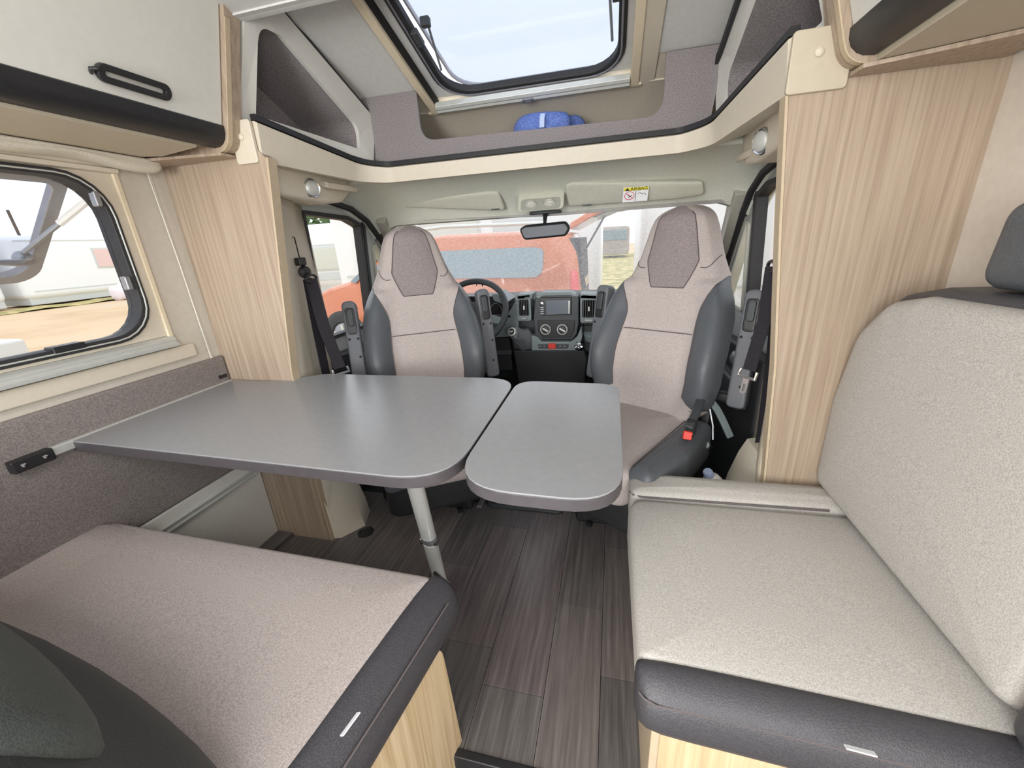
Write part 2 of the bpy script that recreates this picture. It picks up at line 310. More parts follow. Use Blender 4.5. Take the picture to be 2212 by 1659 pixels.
# ------------------------------------------------------------------ overhead cabinets
def cabinet(side):
    s = (lambda x: x) if side < 0 else (lambda x: -.652-x)
    O = XL if side < 0 else XR
    t = thing('overhead_cabinet', 'white overhead cabinet with a black grip rail and oval pull above the window' if side < 0 else 'white overhead cabinet with a dark rounded grip rail above the sofa', 'cabinet', (O, .5, 1.47))
    k = 0 if side < 0 else .0
    y0 = -.5
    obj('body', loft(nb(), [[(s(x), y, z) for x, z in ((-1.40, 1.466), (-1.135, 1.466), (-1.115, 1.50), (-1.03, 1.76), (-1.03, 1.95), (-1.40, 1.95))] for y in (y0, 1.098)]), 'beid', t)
    d = [(-1.090, 1.508), (-1.012, 1.744), (-1.0, 1.78), (-.985, 1.94)]
    obj('door', loft(nb(), [[(s(x), y, z) for x, z in d]+[(s(x-.018), y, z+.004) for x, z in d[::-1]] for y in (y0, 1.096)]), 'cab', t, bevel=.003)
    g = [(-1.087, 1.507), (-1.088, 1.490), (-1.094, 1.476), (-1.105, 1.465), (-1.118, 1.459), (-1.138, 1.457)]
    obj('grip_rail', loft(nb(), [[(s(x), y, z) for x, z in g]+[(s(x-.012), y, z+.012) for x, z in g[::-1]] for y in (y0, 1.098)]), 'blk', t, smooth=True, label='black rounded grip rail')
    obj('shadow_gap', B((min(s(-1.096), s(-1.105)), y0, 1.503), (max(s(-1.096), s(-1.105)), 1.098, 1.511)), 'ink', t)
    xo = XL+.01 if side < 0 else -1.38
    sp = rpoly([(xo, 1.456), (-1.096, 1.446), (-.997, 1.752), (-.985, 1.80), (xo, 1.80)], [0, .055, 0, 0, 0], 8)
    obj('side_panel', prism(nb(), [(s(x), 1.098, z) for x, z in sp], (0, .049, 0)), 'wood', t)
    obj('underside_batten', prism(nb(), [(s(x), y, 1.437) for x, y in ((xo, 1.045 if side < 0 else 1.0), (-1.12, 1.094), (-1.12, 1.147), (xo, 1.147))], (0, 0, .008)), 'wood', t, bevel=.001)
    sp2 = [(-1.22, 1.4505)]+sp[1:10]+[(-1.0, 1.745)]
    obj('edge_band', ribbon(nb(), [(s(x)+(0.001 if side < 0 else -.001), 1.106, z) for x, z in sp2], .015, .004, (0, 1, 0)), 'edge', t)
    if side < 0:
        # oval pull with a slot, on the leaning door
        ca = at(205, 152, X=-1.072); cb = at(365, 198, X=-1.072)
        yc, zc = (ca.y+cb.y)/2, (ca.z+cb.z)/2; L = abs(cb.y-ca.y)/2
        nx = (.24, .08)
        def T(u, v, w):
            x = -1.090+(zc+v-1.508)/.236*.078+w; return (x, yc+u, zc+v-w*.3)
        obj('door_pull', frame(nb(), rr(-L, L, -.017, .017, .0165, 6), rr(-L+.015, L-.014, -.0045, .0045, .004, 6), T, .002, .014), 'blk', t, bevel=.002, label='black oval pull with a white slot')
        obj('latch_pin', tube(nb(), [T(-L-.003, -.006, .0), T(-L-.012, 0, .012), T(-L-.004, .004, .02)], .004), 'blk', t)
    return t
cabl = cabinet(-1); cabr = cabinet(1)
obj('bottom_board', loft(nb(), [[(x, y, z) for x, z in ((-1.419, 1.464), (-1.14, 1.464), (-1.14, 1.450), (-1.27, 1.440), (-1.345, 1.446), (-1.419, 1.448))] for y in (-.5, 1.04)]), 'beid', cabl, smooth=True)
rb = thing('roman_blind', 'gathered cream fabric blind folded up above the window', 'blind', (XL, .5, 1.45))
secs = []
for i in range(40):
    y = -.3+1.4*i/39; w = .004*math.sin(y*23)+.004*math.sin(y*9+1)
    pf = [(-1.418, 1.446), (-1.350, 1.444), (-1.345+w*.5, 1.444), (-1.352, 1.443), (-1.338+w, 1.441), (-1.350, 1.438), (-1.335+w, 1.427+w*1.4), (-1.36, 1.412+w*2), (-1.418, 1.42)]
    secs.append([(x, y, z) for x, z in pf])
obj('folded_fabric', loft(nb(), secs), 'cur', rb, smooth=True, sub=1)
# blind cord
cp = at(308, 345, X=-1.412); cq = at(455, 770, X=-1.412); cr = at(470, 812, X=-1.405)
c2 = tag(obj('blind_cord', tube(nb(), [cp, cp.lerp(cq, .5)+Vector((.004, 0, 0)), cq, cr], .0022, 6), 'cord'), 'thin white cord pair hanging down the wall beside the wood panel', 'cord')
obj('second_cord', tube(nb(), [cp+Vector((0, .006, 0)), cq+Vector((0, .004, 0)), cq+Vector((.004, .012, -.03)), cr+Vector((.002, .018, 0))], .0018, 6), 'cord', c2)
obj('cord_stop', B(tuple(cr+Vector((-.008, .0, -.012))), tuple(cr+Vector((.008, .03, .0)))), 'blk', c2)
# ------------------------------------------------------------------ living area window
w1 = struct('window_1', label='top-hung living area window standing open beside the table', cat='window')
Tw = lambda y, z, x: (XL+x, y, z)
out = rr(WY0, WY1, WZ0, WZ1, .002, 6)
obj('frame_plate', frame(nb(), out, rr(WY0+.01, WY1-.028, WZ0+.012, WZ1-.03, (.11, .11, .11, .11), 6), Tw, -.03, .004), 'bei', w1)
sa = rr(WY0+.008, WY1-.024, WZ0+.008, WZ1-.026, .112, 6); sb = rr(WY0+.030, WY1-.046, WZ0+.029, WZ1-.044, .10, 6)
obj('rubber_seal', frame(nb(), sa, sb, Tw, -.03, .012), 'rub', w1, bevel=.004)
sc_ = rr(WY0+.018, WY1-.034, WZ0+.018, WZ1-.036, .106, 6)
obj('bright_bead', tube(nb(), [Tw(y, z, .013) for y, z in sc_], .0022, 6, True), 'alu', w1)
obj('outer_frame', frame(nb(), rr(WY0+.02, WY1-.036, WZ0+.02, WZ1-.03, .10, 6), rr(WY0+.03, WY1-.045, WZ0+.028, WZ1-.043, .10, 6), Tw, -.045, -.03), 'blk', w1)
obj('blind_rail', loft(nb(), [[(XL+x, y, z) for x, z in ((0, 0), (.03, .002), (.032, .012), (.022, .016), (.026, .022), (.018, .03), (0, .03))] for y, z0 in ((-.3, 0),) for y in (y,) ] and [[(XL+x, y, .888+z) for x, z in ((0, 0), (.03, .002), (.032, .012), (.022, .016), (.026, .024), (.016, .034), (0, .036))] for y in (-.3, 1.0)]), 'alu', w1, bevel=.001)
obj('blind_rail', loft(nb(), [[(XL+x, y, 1.400+z) for x, z in ((0, 0), (.022, .002), (.026, .012), (.018, .016), (.022, .03), (0, .034))] for y in (-.3, 1.0)]), 'bei', w1, bevel=.001)
obj('side_channel', B((XL, .99, .90), (XL+.012, 1.004, 1.425)), 'beig', w1, bevel=.002)
obj('sill_board', B((XL, -.5, .838), (XL+.016, 1.06, .885)), 'bei', w1, bevel=.006)
for zz in (1.33, 1.10):
    obj('seal_clip', B((XL-.005, .92, zz-.02), (XL+.018, .935, zz+.02)), 'steel', w1, bevel=.004)
obj('catch', B((XL-.02, .70, WZ0+.018), (XL+.016, .77, WZ0+.036)), 'blk', w1, bevel=.003)
# open pane
th = R(49); hz = WZ1-.035
def Tp(y, v, w=0): return (XL-.05-v*math.sin(th)-w*math.cos(th)*1, y, hz-v*math.cos(th)+w*math.sin(th))
po = rr(-.04, .925, .0, .415, (.03, .06, .06, .03), 6)
pi_ = rr(-.01, .865, .03, .365, (.07, .03, .03, .07), 6)
pane = obj('hinged_pane', sheet(nb(), [(y, v) for y, v in inset(ccw(po), .004)], [], lambda y, v: Tp(y, v)), 'acry2', w1, solid=.004)
obj('pane_border', frame(nb(), po, rr(-.012, .893, .028, .385, (.025, .055, .055, .025), 6), lambda y, v, w: Tp(y, v, w), -.002, .022), plain('pane_edge_grey', (150, 148, 148), .4, 3), w1, bevel=.003)
a0 = at(205, 420, X=-1.47); a1 = Vector(Tp(.86, .27, -.015))
obj('stay_arm', tube(nb(), [a0, a0.lerp(a1, .5)], .010, 8), 'white', w1, smooth=True)
obj('stay_arm', tube(nb(), [a0.lerp(a1, .48), a1], .007, 8), 'steel', w1, smooth=True)
obj('stay_bracket', B(tuple(a0-Vector((.02, .02, .012))), tuple(a0+Vector((.02, .025, .02)))), 'blk', w1, bevel=.004)
h0 = Vector(Tp(.86, .29, -.02))
hd = obj('window_handle', tube(nb(), [h0+Vector((0, .01, 0)), h0+Vector((.02, -.02, -.01)), h0+Vector((.015, -.07, -.006)), h0+Vector((.01, -.13, 0))], [.014, .011, .007, .008], 8), 'steel', w1, smooth=True)
obj('handle_base', lathe(nb(), [(.02, -.012), (.022, 0), (.016, .012)], h0, (1, 0, -.6), 14), 'steel', w1, smooth=True)
# ------------------------------------------------------------------ wall upholstery, rail, white box
up = thing('wall_upholstery', 'grey felt-covered wall panel running along the table under the window', 'wall panel', (XL, .6, .6))
obj('felt_panel', B((XL, -.3, .385), (XL+.018, 1.148, .815)), 'felt', up, bevel=.008)
rl = thing('table_rail', 'aluminium table hanging rail with black screwed end cap on the felt panel', 'rail', (XL, .6, .71))
obj('rail', B((XL+.018, .59, .698), (XL+.036, 1.14, .722)), 'alu', rl, bevel=.003)
obj('end_cap', B((XL+.018, .525, .692), (XL+.042, .605, .724)), 'blk', rl, bevel=.004)
for yy in (.545, .586): obj('screw', lathe(nb(), [(.006, 0), (.005, .002), (.001, .003)], (XL+.042, yy, .708), (1, 0, 0), 12), 'chrome', rl)
wb_ = thing('heater_cover', 'white side box with an aluminium profile strip, below the felt panel', 'box', (XL, .8, 0))
obj('cover_panel', B((XL+.004, .2, 0), (XL+.022, 1.148, .383)), 'cab', wb_, bevel=.002)
obj('profile_strip', loft(nb(), [[(XL+.022+x, y, .315+z) for x, z in ((0, 0), (.012, .002), (.014, .008), (.006, .012), (.010, .018), (.012, .026), (0, .028))] for y in (.2, 1.125)]), 'alu', wb_, bevel=.001)
tag(obj('baseboard_left', B((XL+.022, 1.0, 0), (XL+.10, 1.146, .018)), plank_mat(2), bevel=.002), 'dark wood foot strip under the white box', 'baseboard', None, 'structure')
# ================================================================== CAB SHELF SURROUND
sh = thing('cab_overhead_shelf', 'beige and grey felt storage shelf around the raised cab roof', 'shelf', (-.34, 1.5, 1.47))
plan = rpoly([(-1.035, 1.155), (-.985, 1.60), (-.90, 1.665), (.215, 1.665), (.30, 1.60), (.358, 1.155)][0:6], [0, .12, .08, .08, .12, 0], 5)
ztop = lambda y: 1.466+max(0, 1.665-y)/.51*.062
zbot = lambda y: 1.408+max(0, 1.665-y)/.51*.012
def strip(prof):
    secs = []
    for i, (x, y) in enumerate(plan):
        a = Vector(plan[max(i-1, 0)]); b = Vector(plan[min(i+1, len(plan)-1)]); t = (b-a).normalized(); n = Vector((t.y, -t.x))
        if n.dot(Vector((-.34, 1.1))-Vector((x, y))) < 0: n = -n
        secs.append([(x+n.x*d, y+n.y*d, z(y)) for d, z in prof])
    return loft(nb(), secs)
obj('lip', strip([(0, ztop), (.012, lambda y: ztop(y)-.006), (.002, zbot), (-.02, zbot), (-.10, lambda y: zbot(y)+.02), (-.02, ztop)]), 'bei', sh, smooth=True)
obj('edge_trim', strip([(.012, ztop), (.010, lambda y: ztop(y)+.017), (-.01, lambda y: ztop(y)+.018), (-.01, ztop)]), 'blk', sh, smooth=True, label='dark rubber edge trim')
zt = lambda y: zr(y)-.002
fp = [(-.985, 1.478), (.30, 1.478), (.33, 1.706), (.150, 1.708)]+rpoly([(.150, 1.708), (.150, 1.528), (-.745, 1.545), (-.745, 1.714)], [0, .06, .06, 0], 6)[1:-1]+[(-.745, 1.714), (-.985, 1.716)]
obj('felt_front', sheet(nb(), fp, [], lambda x, z: (x, 1.68, z)), 'feltd', sh, solid=.012)
obj('shelf_floor', B((-1.2, 1.675, 1.45), (.55, 2.12, 1.468)), 'feltd', sh)
obj('hood_fascia', loft(nb(), [[(x, y, z) for y, z in ((1.80, 1.668), (1.86, 1.652), (2.0, 1.59), (2.10, 1.50), (2.12, 1.45), (2.14, 1.45), (2.12, 1.55), (1.9, 1.68), (1.8, 1.69))] for x in (-1.2, .55)]), 'bei', sh, smooth=True)
obj('hood_fascia', loft(nb(), [[(x, 1.692, zr(1.692)+.004), (x, 1.80, 1.672), (x, 1.80, 1.69), (x, 1.692, zr(1.692)+.02)] for x in (-1.2, hx0)]), 'bei', sh)
obj('hood_fascia', loft(nb(), [[(x, 1.692, zr(1.692)+.004), (x, 1.80, 1.672), (x, 1.80, 1.69), (x, 1.692, zr(1.692)+.02)] for x in (hx1+.06, .55)]), 'bei', sh)
obj('hood_shell', B((-1.34, 1.17, 1.40), (-1.32, 2.1, 1.95)), 'bei', sh); obj('hood_shell', B((-1.34, 2.145, 1.40), (.66, 2.16, 1.75)), 'bei', sh); obj('hood_shell', B((.64, 1.17, 1.40), (.66, 2.1, 1.95)), 'bei', sh)
for f_ in (lambda x: x, lambda x: -.675-x): obj('cubby_base', prism(nb(), [(f_(x), y, 1.457) for x, y in ((-1.33, 1.16), (-1.06, 1.16), (-1.0, 1.60), (-.965, 1.676), (-1.33, 1.676))], (0, 0, .010)), 'bei', sh)
# cubby panels with triangular opening
def cubby(side):
    s = (lambda x: x) if side < 0 else (lambda x: -.655-x)
    def T(y, z, w=0):
        x = -1.105+(y-1.15)/.555*.142+max(0, z-1.53)*.34*max(0, (1.705-y))/.45
        return (s(x-w), y, z)
    k = 0 if side < 0 else 0
    zt_ = lambda y: zr(y)-.006
    outl = [(1.158, 1.534), (1.20, 1.540), (1.22, 1.532), (1.665, 1.490), (1.705, 1.650), (1.66, 1.675), (1.34, zt_(1.34)), (1.158, zt_(1.158))]
    hole = rpoly([(1.206, 1.562), (1.604, 1.525), (1.608, 1.606), (1.280, 1.772), (1.202, 1.772)][::-1], [.085, .07, .06, .008, .008], 6)
    c = obj('cubby_panel', sheet(nb(), outl, [hole], T), 'cab', sh, solid=.016 if side < 0 else .016)
    # lining
    bm = nb()
    a = [T(y, z, .001) for y, z in hole]; cx = sum(p[0] for p in hole)/len(hole)
    b = [Vector(T(y, z, .001))+Vector((-.22 if side < 0 else .22, 0, 0)) for y, z in hole]
    loft(bm, [a, b], True, False); bm.faces.new([bm.verts[:][-1-i] for i in range(0)]) if False else None
    vs = [bm.verts.new(p) for p in b]; bm.faces.new(vs)
    obj('cubby_lining', bm, 'feltd', c, solid=0)
    tp = [(1.158, zt_(1.158)), (1.34, zt_(1.34)), (1.66, 1.675), (1.704, 1.652)]
    obj('gap_strip', ribbon(nb(), [Vector(T(y, z+.001, -.006)) for y, z in tp], .022, .010, (0, .3, 1)), 'rub', sh)
    # bracket and screw cap at the partition
    bx = (-1.116, -1.040) if side < 0 else (.352, .466)
    bo = rr(bx[0], bx[1], 1.418, 1.532, .008, 3)
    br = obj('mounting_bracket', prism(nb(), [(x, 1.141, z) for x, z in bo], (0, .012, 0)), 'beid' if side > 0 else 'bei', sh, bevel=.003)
    cxx = (bx[0]+bx[1])/2
    obj('screw_cap', lathe(nb(), [(.009, 0), (.009, .003), (.006, .006), (.001, .007)], (cxx-.005 if side > 0 else cxx, 1.141, 1.488), (0, -1, 0), 16), 'bei', br, smooth=True)
cubby(-1); cubby(1)
# ------------------------------------------------------------------ skylight
w2 = struct('window_2', label='large opening skylight in the raised cab roof', cat='window')
ang = R(17); SO = Vector((-.333, 1.80, 1.672)); Uv = Vector((1, 0, 0)); Vv = Vector((0, -math.cos(ang), math.sin(ang))); Nv = Vector((0, math.sin(ang), math.cos(ang)))
Ts = lambda u, v, w: SO+Uv*u+Vv*v+Nv*w
HW = .405; LV = .80
obj('frame_side', prism(nb(), [Ts(-HW, 0, -.012), Ts(-HW+.03, .0, -.014), Ts(-HW+.03, 0, .06), Ts(-HW, 0, .06)], Vv*LV), 'beig', w2, bevel=.004)
obj('frame_side', prism(nb(), [Ts(HW-.03, 0, -.012), Ts(HW+.0, .0, -.012), Ts(HW+.0, 0, .06), Ts(HW-.03, 0, .06)], Vv*LV), 'beig', w2, bevel=.004)
obj('frame_side', prism(nb(), [Ts(HW-.002, -.02, -.006), Ts(HW+.055, -.02, -.002), Ts(HW+.055, -.02, .06), Ts(HW-.002, -.02, .06)], Vv*LV), 'bei', w2, bevel=.004)
obj('frame_front', prism(nb(), [Ts(-HW-.02, -.012, -.010), Ts(-HW-.02, .004, -.012), Ts(-HW-.02, .004, .05), Ts(-HW-.02, -.03, .02)], Uv*(2*HW+.03)), 'beig', w2, bevel=.003)
obj('blind_bar', loft(nb(), [[Ts(u, v, w) for v, w in ((.006, -.018), (.018, -.022), (.026, -.016), (.034, -.020), (.044, -.014), (.046, .004), (.006, .004))] for u in (-HW+.032, HW-.032)]), 'alu', w2, bevel=.001)
obj('blind_latch', frame(nb(), rr(-.022, .022, .01, .03, .009, 4), rr(-.014, .014, .016, .026, .005, 4), lambda u, v, w: Ts(u, v, w), -.027, -.021), 'steel', w2)
obj('inner_lining', frame(nb(), rr(-HW+.03, HW-.03, .03, LV, .002, 6), rr(-HW+.072, HW-.055, .028, LV-.1, .12, 6), Ts, .03, .045), 'ceil', w2)
obj('guide_slot', prism(nb(), [Ts(-HW+.03, .02, .0), Ts(-HW+.037, .02, .0), Ts(-HW+.037, .02, .03), Ts(-HW+.03, .02, .03)], Vv*(LV-.03)), 'ink', w2)
s1 = rr(-HW+.068, HW-.050, .018, LV-.09, .125, 6); s2 = rr(-HW+.100, HW-.076, .048, LV-.12, .105, 6)
obj('rubber_seal', frame(nb(), s1, s2, Ts, .022, .05), 'rub', w2, bevel=.006)
s3 = inset(ccw(s1), .014)
obj('seal_bead', tube(nb(), [Ts(u, v, .020) for u, v in s3], .0035, 6, True), plain('seal_grey', (120, 120, 128), .5), w2)
# opened pane: hinged at its rear edge outside, front lifted a little
op = R(4.2)
Tq = lambda u, v, w: Ts(u, v, .060+(LV-.05-v)*math.sin(op)+w)
obj('skylight_pane', sheet(nb(), rr(-HW+.10, HW-.03, -.06, LV-.08, .11, 6), [], lambda u, v: Tq(u, v, 0)), 'acry', w2, solid=.004)
obj('pane_rim', frame(nb(), rr(-HW+.09, HW-.02, -.07, LV-.07, .12, 6), rr(-HW+.097, HW-.027, -.063, LV-.077, .113, 6), Tq, -.006, .008), plain('pane_rim_grey', (150, 150, 158), .4), w2)
for su in (-1, 1):
    uu = (-HW+.115) if su < 0 else (HW-.095)
    obj('stay_arm', tube(nb(), [Ts(uu, .17, .03), Tq(uu+(.012 if su < 0 else -.01), .31, -.01)], .0045, 6), 'steel', w2)
    hh = obj('pane_catch', B((-.016, -.012, -.014), (.016, .012, .014)), 'dash2', w2, bevel=.005, local=True); hh.matrix_basis = Matrix.Translation(Tq(uu+.01*(-su), .32, -.016))
    h2 = obj('seal_catch', B((-.012, -.03, -.010), (.012, .03, .010)), 'dash2', w2, bevel=.004, local=True); h2.matrix_basis = Matrix.Translation(Ts(uu-.012*(-su), .33 if su < 0 else .36, .022)) @ Matrix.Rotation(-ang, 4, 'X')
# neck pillow
pc = at(1186, 255, Y=1.765)
np_ = thing('neck_pillow', 'blue plush neck pillow lying on the shelf below the skylight', 'pillow', (pc.x, 1.765, 1.47))
path = []; rad = []
for i in range(15):
    a = R(200+ 320*i/14-90-20); path.append((pc.x+.10*math.cos(R(-70+320*i/14+160-90)), 1.825+.05*math.sin(R(-70+320*i/14+160-90)), 1.556)); rad.append(.066*(.72+.28*math.sin(math.pi*i/14)))
bmn = tube(nb(), path, rad, 12)
obj('cushion', bmn, 'blue', np_, smooth=True, sub=1)
ps = at(1172, 262, Y=1.70)
obj('strap', ribbon(nb(), [(ps.x, 1.712, 1.590), (ps.x-.002, 1.704, 1.575), (ps.x-.004, 1.706, 1.545)], .018, .004, (1, 0, 0)), 'lblue', np_)
# ================================================================== CAB
cabs = struct('ceiling', label='grey-green cab headliner above the windscreen', cat='headliner')
secs = []
N = 25
prof = [(1.69, 1.425), (1.72, 1.425), (1.80, 1.415), (1.88, 1.392), (1.94, 1.365), (1.99, 1.335), (2.03, 1.30), (2.055, 1.266), (2.085, 1.262)]
for i in range(N):
    u = -1+2*i/(N-1); x = -.34+u*.93; d = max(0, abs(u)-.80)/.20
    secs.append([(x, y-.06*d*d*(y-1.6)/.45, z-.10*d**2.2+(.0 if j < 7 else 0)) for j, (y, z) in enumerate(prof)])
obj('headliner_lining', loft(nb(), secs, False, False), 'head', cabs, solid=.02, smooth=True)
obj('windscreen_header', ribbon(nb(), [at(830, 476, Y=2.05), at(1180, 464, Y=2.06), at(1592, 432, Y=2.05)], .014, .016, (0, 0, 1)), plain('header_grey', (150, 148, 144), .5), cabs)
# side headliner walls above the doors
def sidewall(side):
    s = (lambda x: x) if side < 0 else mx
    bm = nb()
    rows = []
    for y, xt in ((1.18, -1.03), (1.35, -1.06), (1.55, -1.10), (1.75, -1.12), (1.95, -1.14), (2.08, -1.15)):
        dz = max(0, y-1.75)*.28; dz2 = max(0, y-1.72)
        rows.append([(s(xt-.05), y, 1.455-dz*.5), (s(xt-.07), y, 1.43-dz*.8), (s(xt-.09), y, 1.40-dz), (s(-1.215), y, 1.352-dz2**1.6*.75), (s(-1.235), y, 1.335-dz2**1.6*.75)])
    loft(bm, rows, False, False)
    obj('side_lining', bm, 'head', cabs, smooth=True, solid=.012)
sidewall(-1); sidewall(1)
# B pillar covers
def bpillar(side):
    s = (lambda x: x) if side < 0 else mx
    t = struct('trim_2' if side < 0 else 'trim_3', label='beige door pillar cover behind the driver belt' if side < 0 else 'beige door pillar cover behind the passenger belt', cat='pillar trim')
    rows = []
    for z in (0, .10, .25, .45, .75, 1.05, 1.335):
        ex = {0: -.0, .10: .0, .25: -.03}.get(z, -.05)
        top = (z/1.36)
        x0 = -1.128+.055*max(0, (z-.75))/.67 if z > .75 else -1.13
        rows.append([(s(x0+(.05 if z > 1.3 else .02 if z > 1 else .004)*(1 if side < 0 else .2)), 1.175, z), (s(x0-.02), 1.26+(.05 if z < .3 else 0), z), (s(x0-.055+(.0 if z > .3 else .03)), 1.36+(.04 if z < .3 else 0), z), (s(-1.20 if z < 1 else -1.20), 1.46, z), (s(-1.235), 1.54, z)])
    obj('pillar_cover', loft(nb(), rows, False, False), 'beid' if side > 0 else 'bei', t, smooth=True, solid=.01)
    return t
bpillar(-1); bpillar(1)
# flared foot of the pillar cover visible under the table
tag(obj('trim_4', loft(nb(), [[(-1.135, 1.16, z), (-1.10+f, 1.17, z), (-1.04+f*1.6, 1.26, z), (-1.08+f, 1.36, z), (-1.2, 1.38, z), (-1.2, 1.16, z)] for z, f in ((0, 0), (.08, -.01), (.2, -.045), (.34, -.085), (.55, -.1))]), 'bei', smooth=True), 'beige flared pillar foot beside the round floor socket', 'pillar trim', None, 'structure')
tag(obj('trim_5', loft(nb(), [[(mx(a), b, z) for a, b in ((-1.135, 1.182), (-1.09+f*.6, 1.185), (-1.03+f, 1.27), (-1.06+f*.7, 1.38), (-1.2, 1.40), (-1.2, 1.182))] for z, f in ((0, -.02), (.2, -.03), (.33, -.055), (.42, -.09), (.47, -.12))]), 'bei', smooth=True), 'beige flared pillar foot beside the passenger belt end', 'pillar trim', None, 'structure')
# spotlights and their housings
def spot(side, px, label):
    s = (lambda x: x) if side < 0 else mx
    t = thing('reading_light', label, 'lamp', (s(-1.10), 1.4, 1.38))
    def T(u, v, w):   # u along y, v up
        return (s(-1.070-.03*u-w), 1.19+u, 1.33+v)
    ol = rpoly([(0, .012), (.28, .0), (.40, .012), (.47, .06), (.47, .115), (.0, .115)], [.01, .03, .04, .03, .01, .01], 4)
    obj('housing', pillow(nb(), ol, -.10, .0, .012, lambda x, y, z: T(x, y, -z), .002, 3), 'bei', t, smooth=True)
    n = Vector((1, -.45, -.08)) if side < 0 else Vector((-1, -.45, -.08))
    c = Vector(T(.205, .045, -.002)); n.normalize()
    obj('chrome_ring', lathe(nb(), [(.034, -.03), (.034, .006), (.030, .012), (.026, .010), (.026, -.002)], c, n, 28), 'chrome', t, smooth=True)
    obj('lamp_head', lathe(nb(), [(.025, 0), (.025, .014), (.020, .018), (.001, .019)], c, n, 28), 'alu', t, smooth=True)
    return t
spot(-1, 662, 'round chrome reading light in beige housing over the driver door')
spot(1, 1655, 'round chrome reading light in beige housing over the passenger door')
def grab(side, label):
    t = thing('grab_handle', label, 'handle', (0, 0, 0))
    if side < 0: a, b = at(700, 399, Y=1.46), at(770, 410, Y=1.64)
    else: a, b = at(1645, 318, Y=1.46), at(1592, 344, Y=1.64)
    t.location = a
    d = Vector((-.03 if side < 0 else .03, .0, .012))
    obj('grip', ribbon(nb(), [a+d*.6, a+(b-a)*.08, a+(b-a)*.5, a+(b-a)*.94, b+d*.2], .022, .012, (0, 0, 1)), 'bei', t, bevel=.004)
    for q in (a, b): obj('foot', tube(nb(), [q, q+d*1.6], .008, 8), 'bei', t)
grab(-1, 'beige ceiling grab handle above the driver door'); grab(1, 'beige ceiling grab handle above the passenger door')
# sun visors
def visor(pts, label, sticker=False):
    Yv = 1.93
    P3 = [at(x, y, Y=yy) for x, y, yy in pts]
    c = sum(P3, Vector())/len(P3); t = thing('sun_visor', label, 'sun visor', c)
    u = (P3[1]-P3[0]).normalized(); n = Vector((0, -.75, -.66)); v = n.cross(u).normalized(); n = u.cross(v)
    loc = [((p-c).dot(u), (p-c).dot(v)) for p in P3]
    ol = rpoly(loc, .018, 4); s = 1 if n.y < 0 else -1
    T = lambda x, y, z: c+u*x+v*y+n*(z*s)
    obj('visor_board', pillow(nb(), ol, -.012, .010, .008, T, .002, 3), 'visor', t, smooth=True)
    xs_ = sorted(p[0] for p in loc)
    b = min(loc, key=lambda p: (T(p[0], p[1], 0)).z)
    return t, T, loc
VY = 1.985
v1, Tv1, l1 = visor([(862, 448, VY), (1092, 455, VY), (1078, 412, VY-.05), (1060, 408, VY-.05), (870, 434, VY-.03)], 'beige sun visor above the driver side of the windscreen')
v2, Tv2, l2 = visor([(1228, 448, VY), (1460, 432, VY), (1522, 418, VY), (1518, 392, VY-.04), (1235, 389, VY-.06), (1222, 395, VY-.05)], 'beige sun visor with an airbag warning sticker above the passenger side')
# finger notch
for vv, px, py in ((v1, 1070, 452), (v2, 1268, 443)):
    p = at(px, py, Y=VY-.012); obj('finger_notch', B((p.x-.02, p.y-.004, p.z-.003), (p.x+.02, p.y+.004, p.z+.002)), 'dash2', vv, bevel=.002)
# visor recess shadow line: raised rim of headliner above the visors
# sticker
p00 = at(1344, 436, Y=1.952); sx = (at(1398, 432, Y=1.952)-p00); sy = (at(1347, 404, Y=1.928)-p00)
S = lambda a, b, w=0: p00+sx*a+sy*b+Vector((0, -.75, -.66))*w
def quad(a0, b0, a1, b1, w): 
    bm = nb(); f = [bm.verts.new(S(a, b, w)) for a, b in ((a0, b0), (a1, b0), (a1, b1), (a0, b1))]; bm.faces.new(f); return bm
stk = obj('warning_sticker', quad(0, 0, 1, 1, .004), 'prt', v2, solid=.0004, label='white airbag warning sticker with yellow header')
obj('yellow_band', quad(.02, .76, .98, .98, .0055), 'yel', stk)
bm = nb(); bm.faces.new([bm.verts.new(S(a, b, .0062)) for a, b in ((.06, .78), (.26, .78), (.16, .97))]); obj('warning_triangle', bm, 'ink', stk)
ringp = [S(.26+.19*math.cos(R(k*20)), .45+.27*math.sin(R(k*20)), .0065) for k in range(18)]
obj('red_ring', tube(nb(), ringp, .0012, 4, True), 'redp', stk)
obj('red_bar', tube(nb(), [S(.12, .63, .0065), S(.40, .27, .0065)], .0012, 4), 'redp', stk)
obj('seat_symbol', tube(nb(), [S(.18, .5, .006), S(.27, .42, .006), S(.24, .32, .006), S(.36, .46, .006)], .0014, 4), 'ink', stk)
obj('second_symbol', tube(nb(), [S(.58, .55, .006), S(.68, .62, .006), S(.74, .5, .006), S(.86, .56, .006), S(.92, .42, .006)], .001, 4), 'ink', stk)
obj('divider', quad(.5, .05, .52, .72, .0058), 'ink', stk)
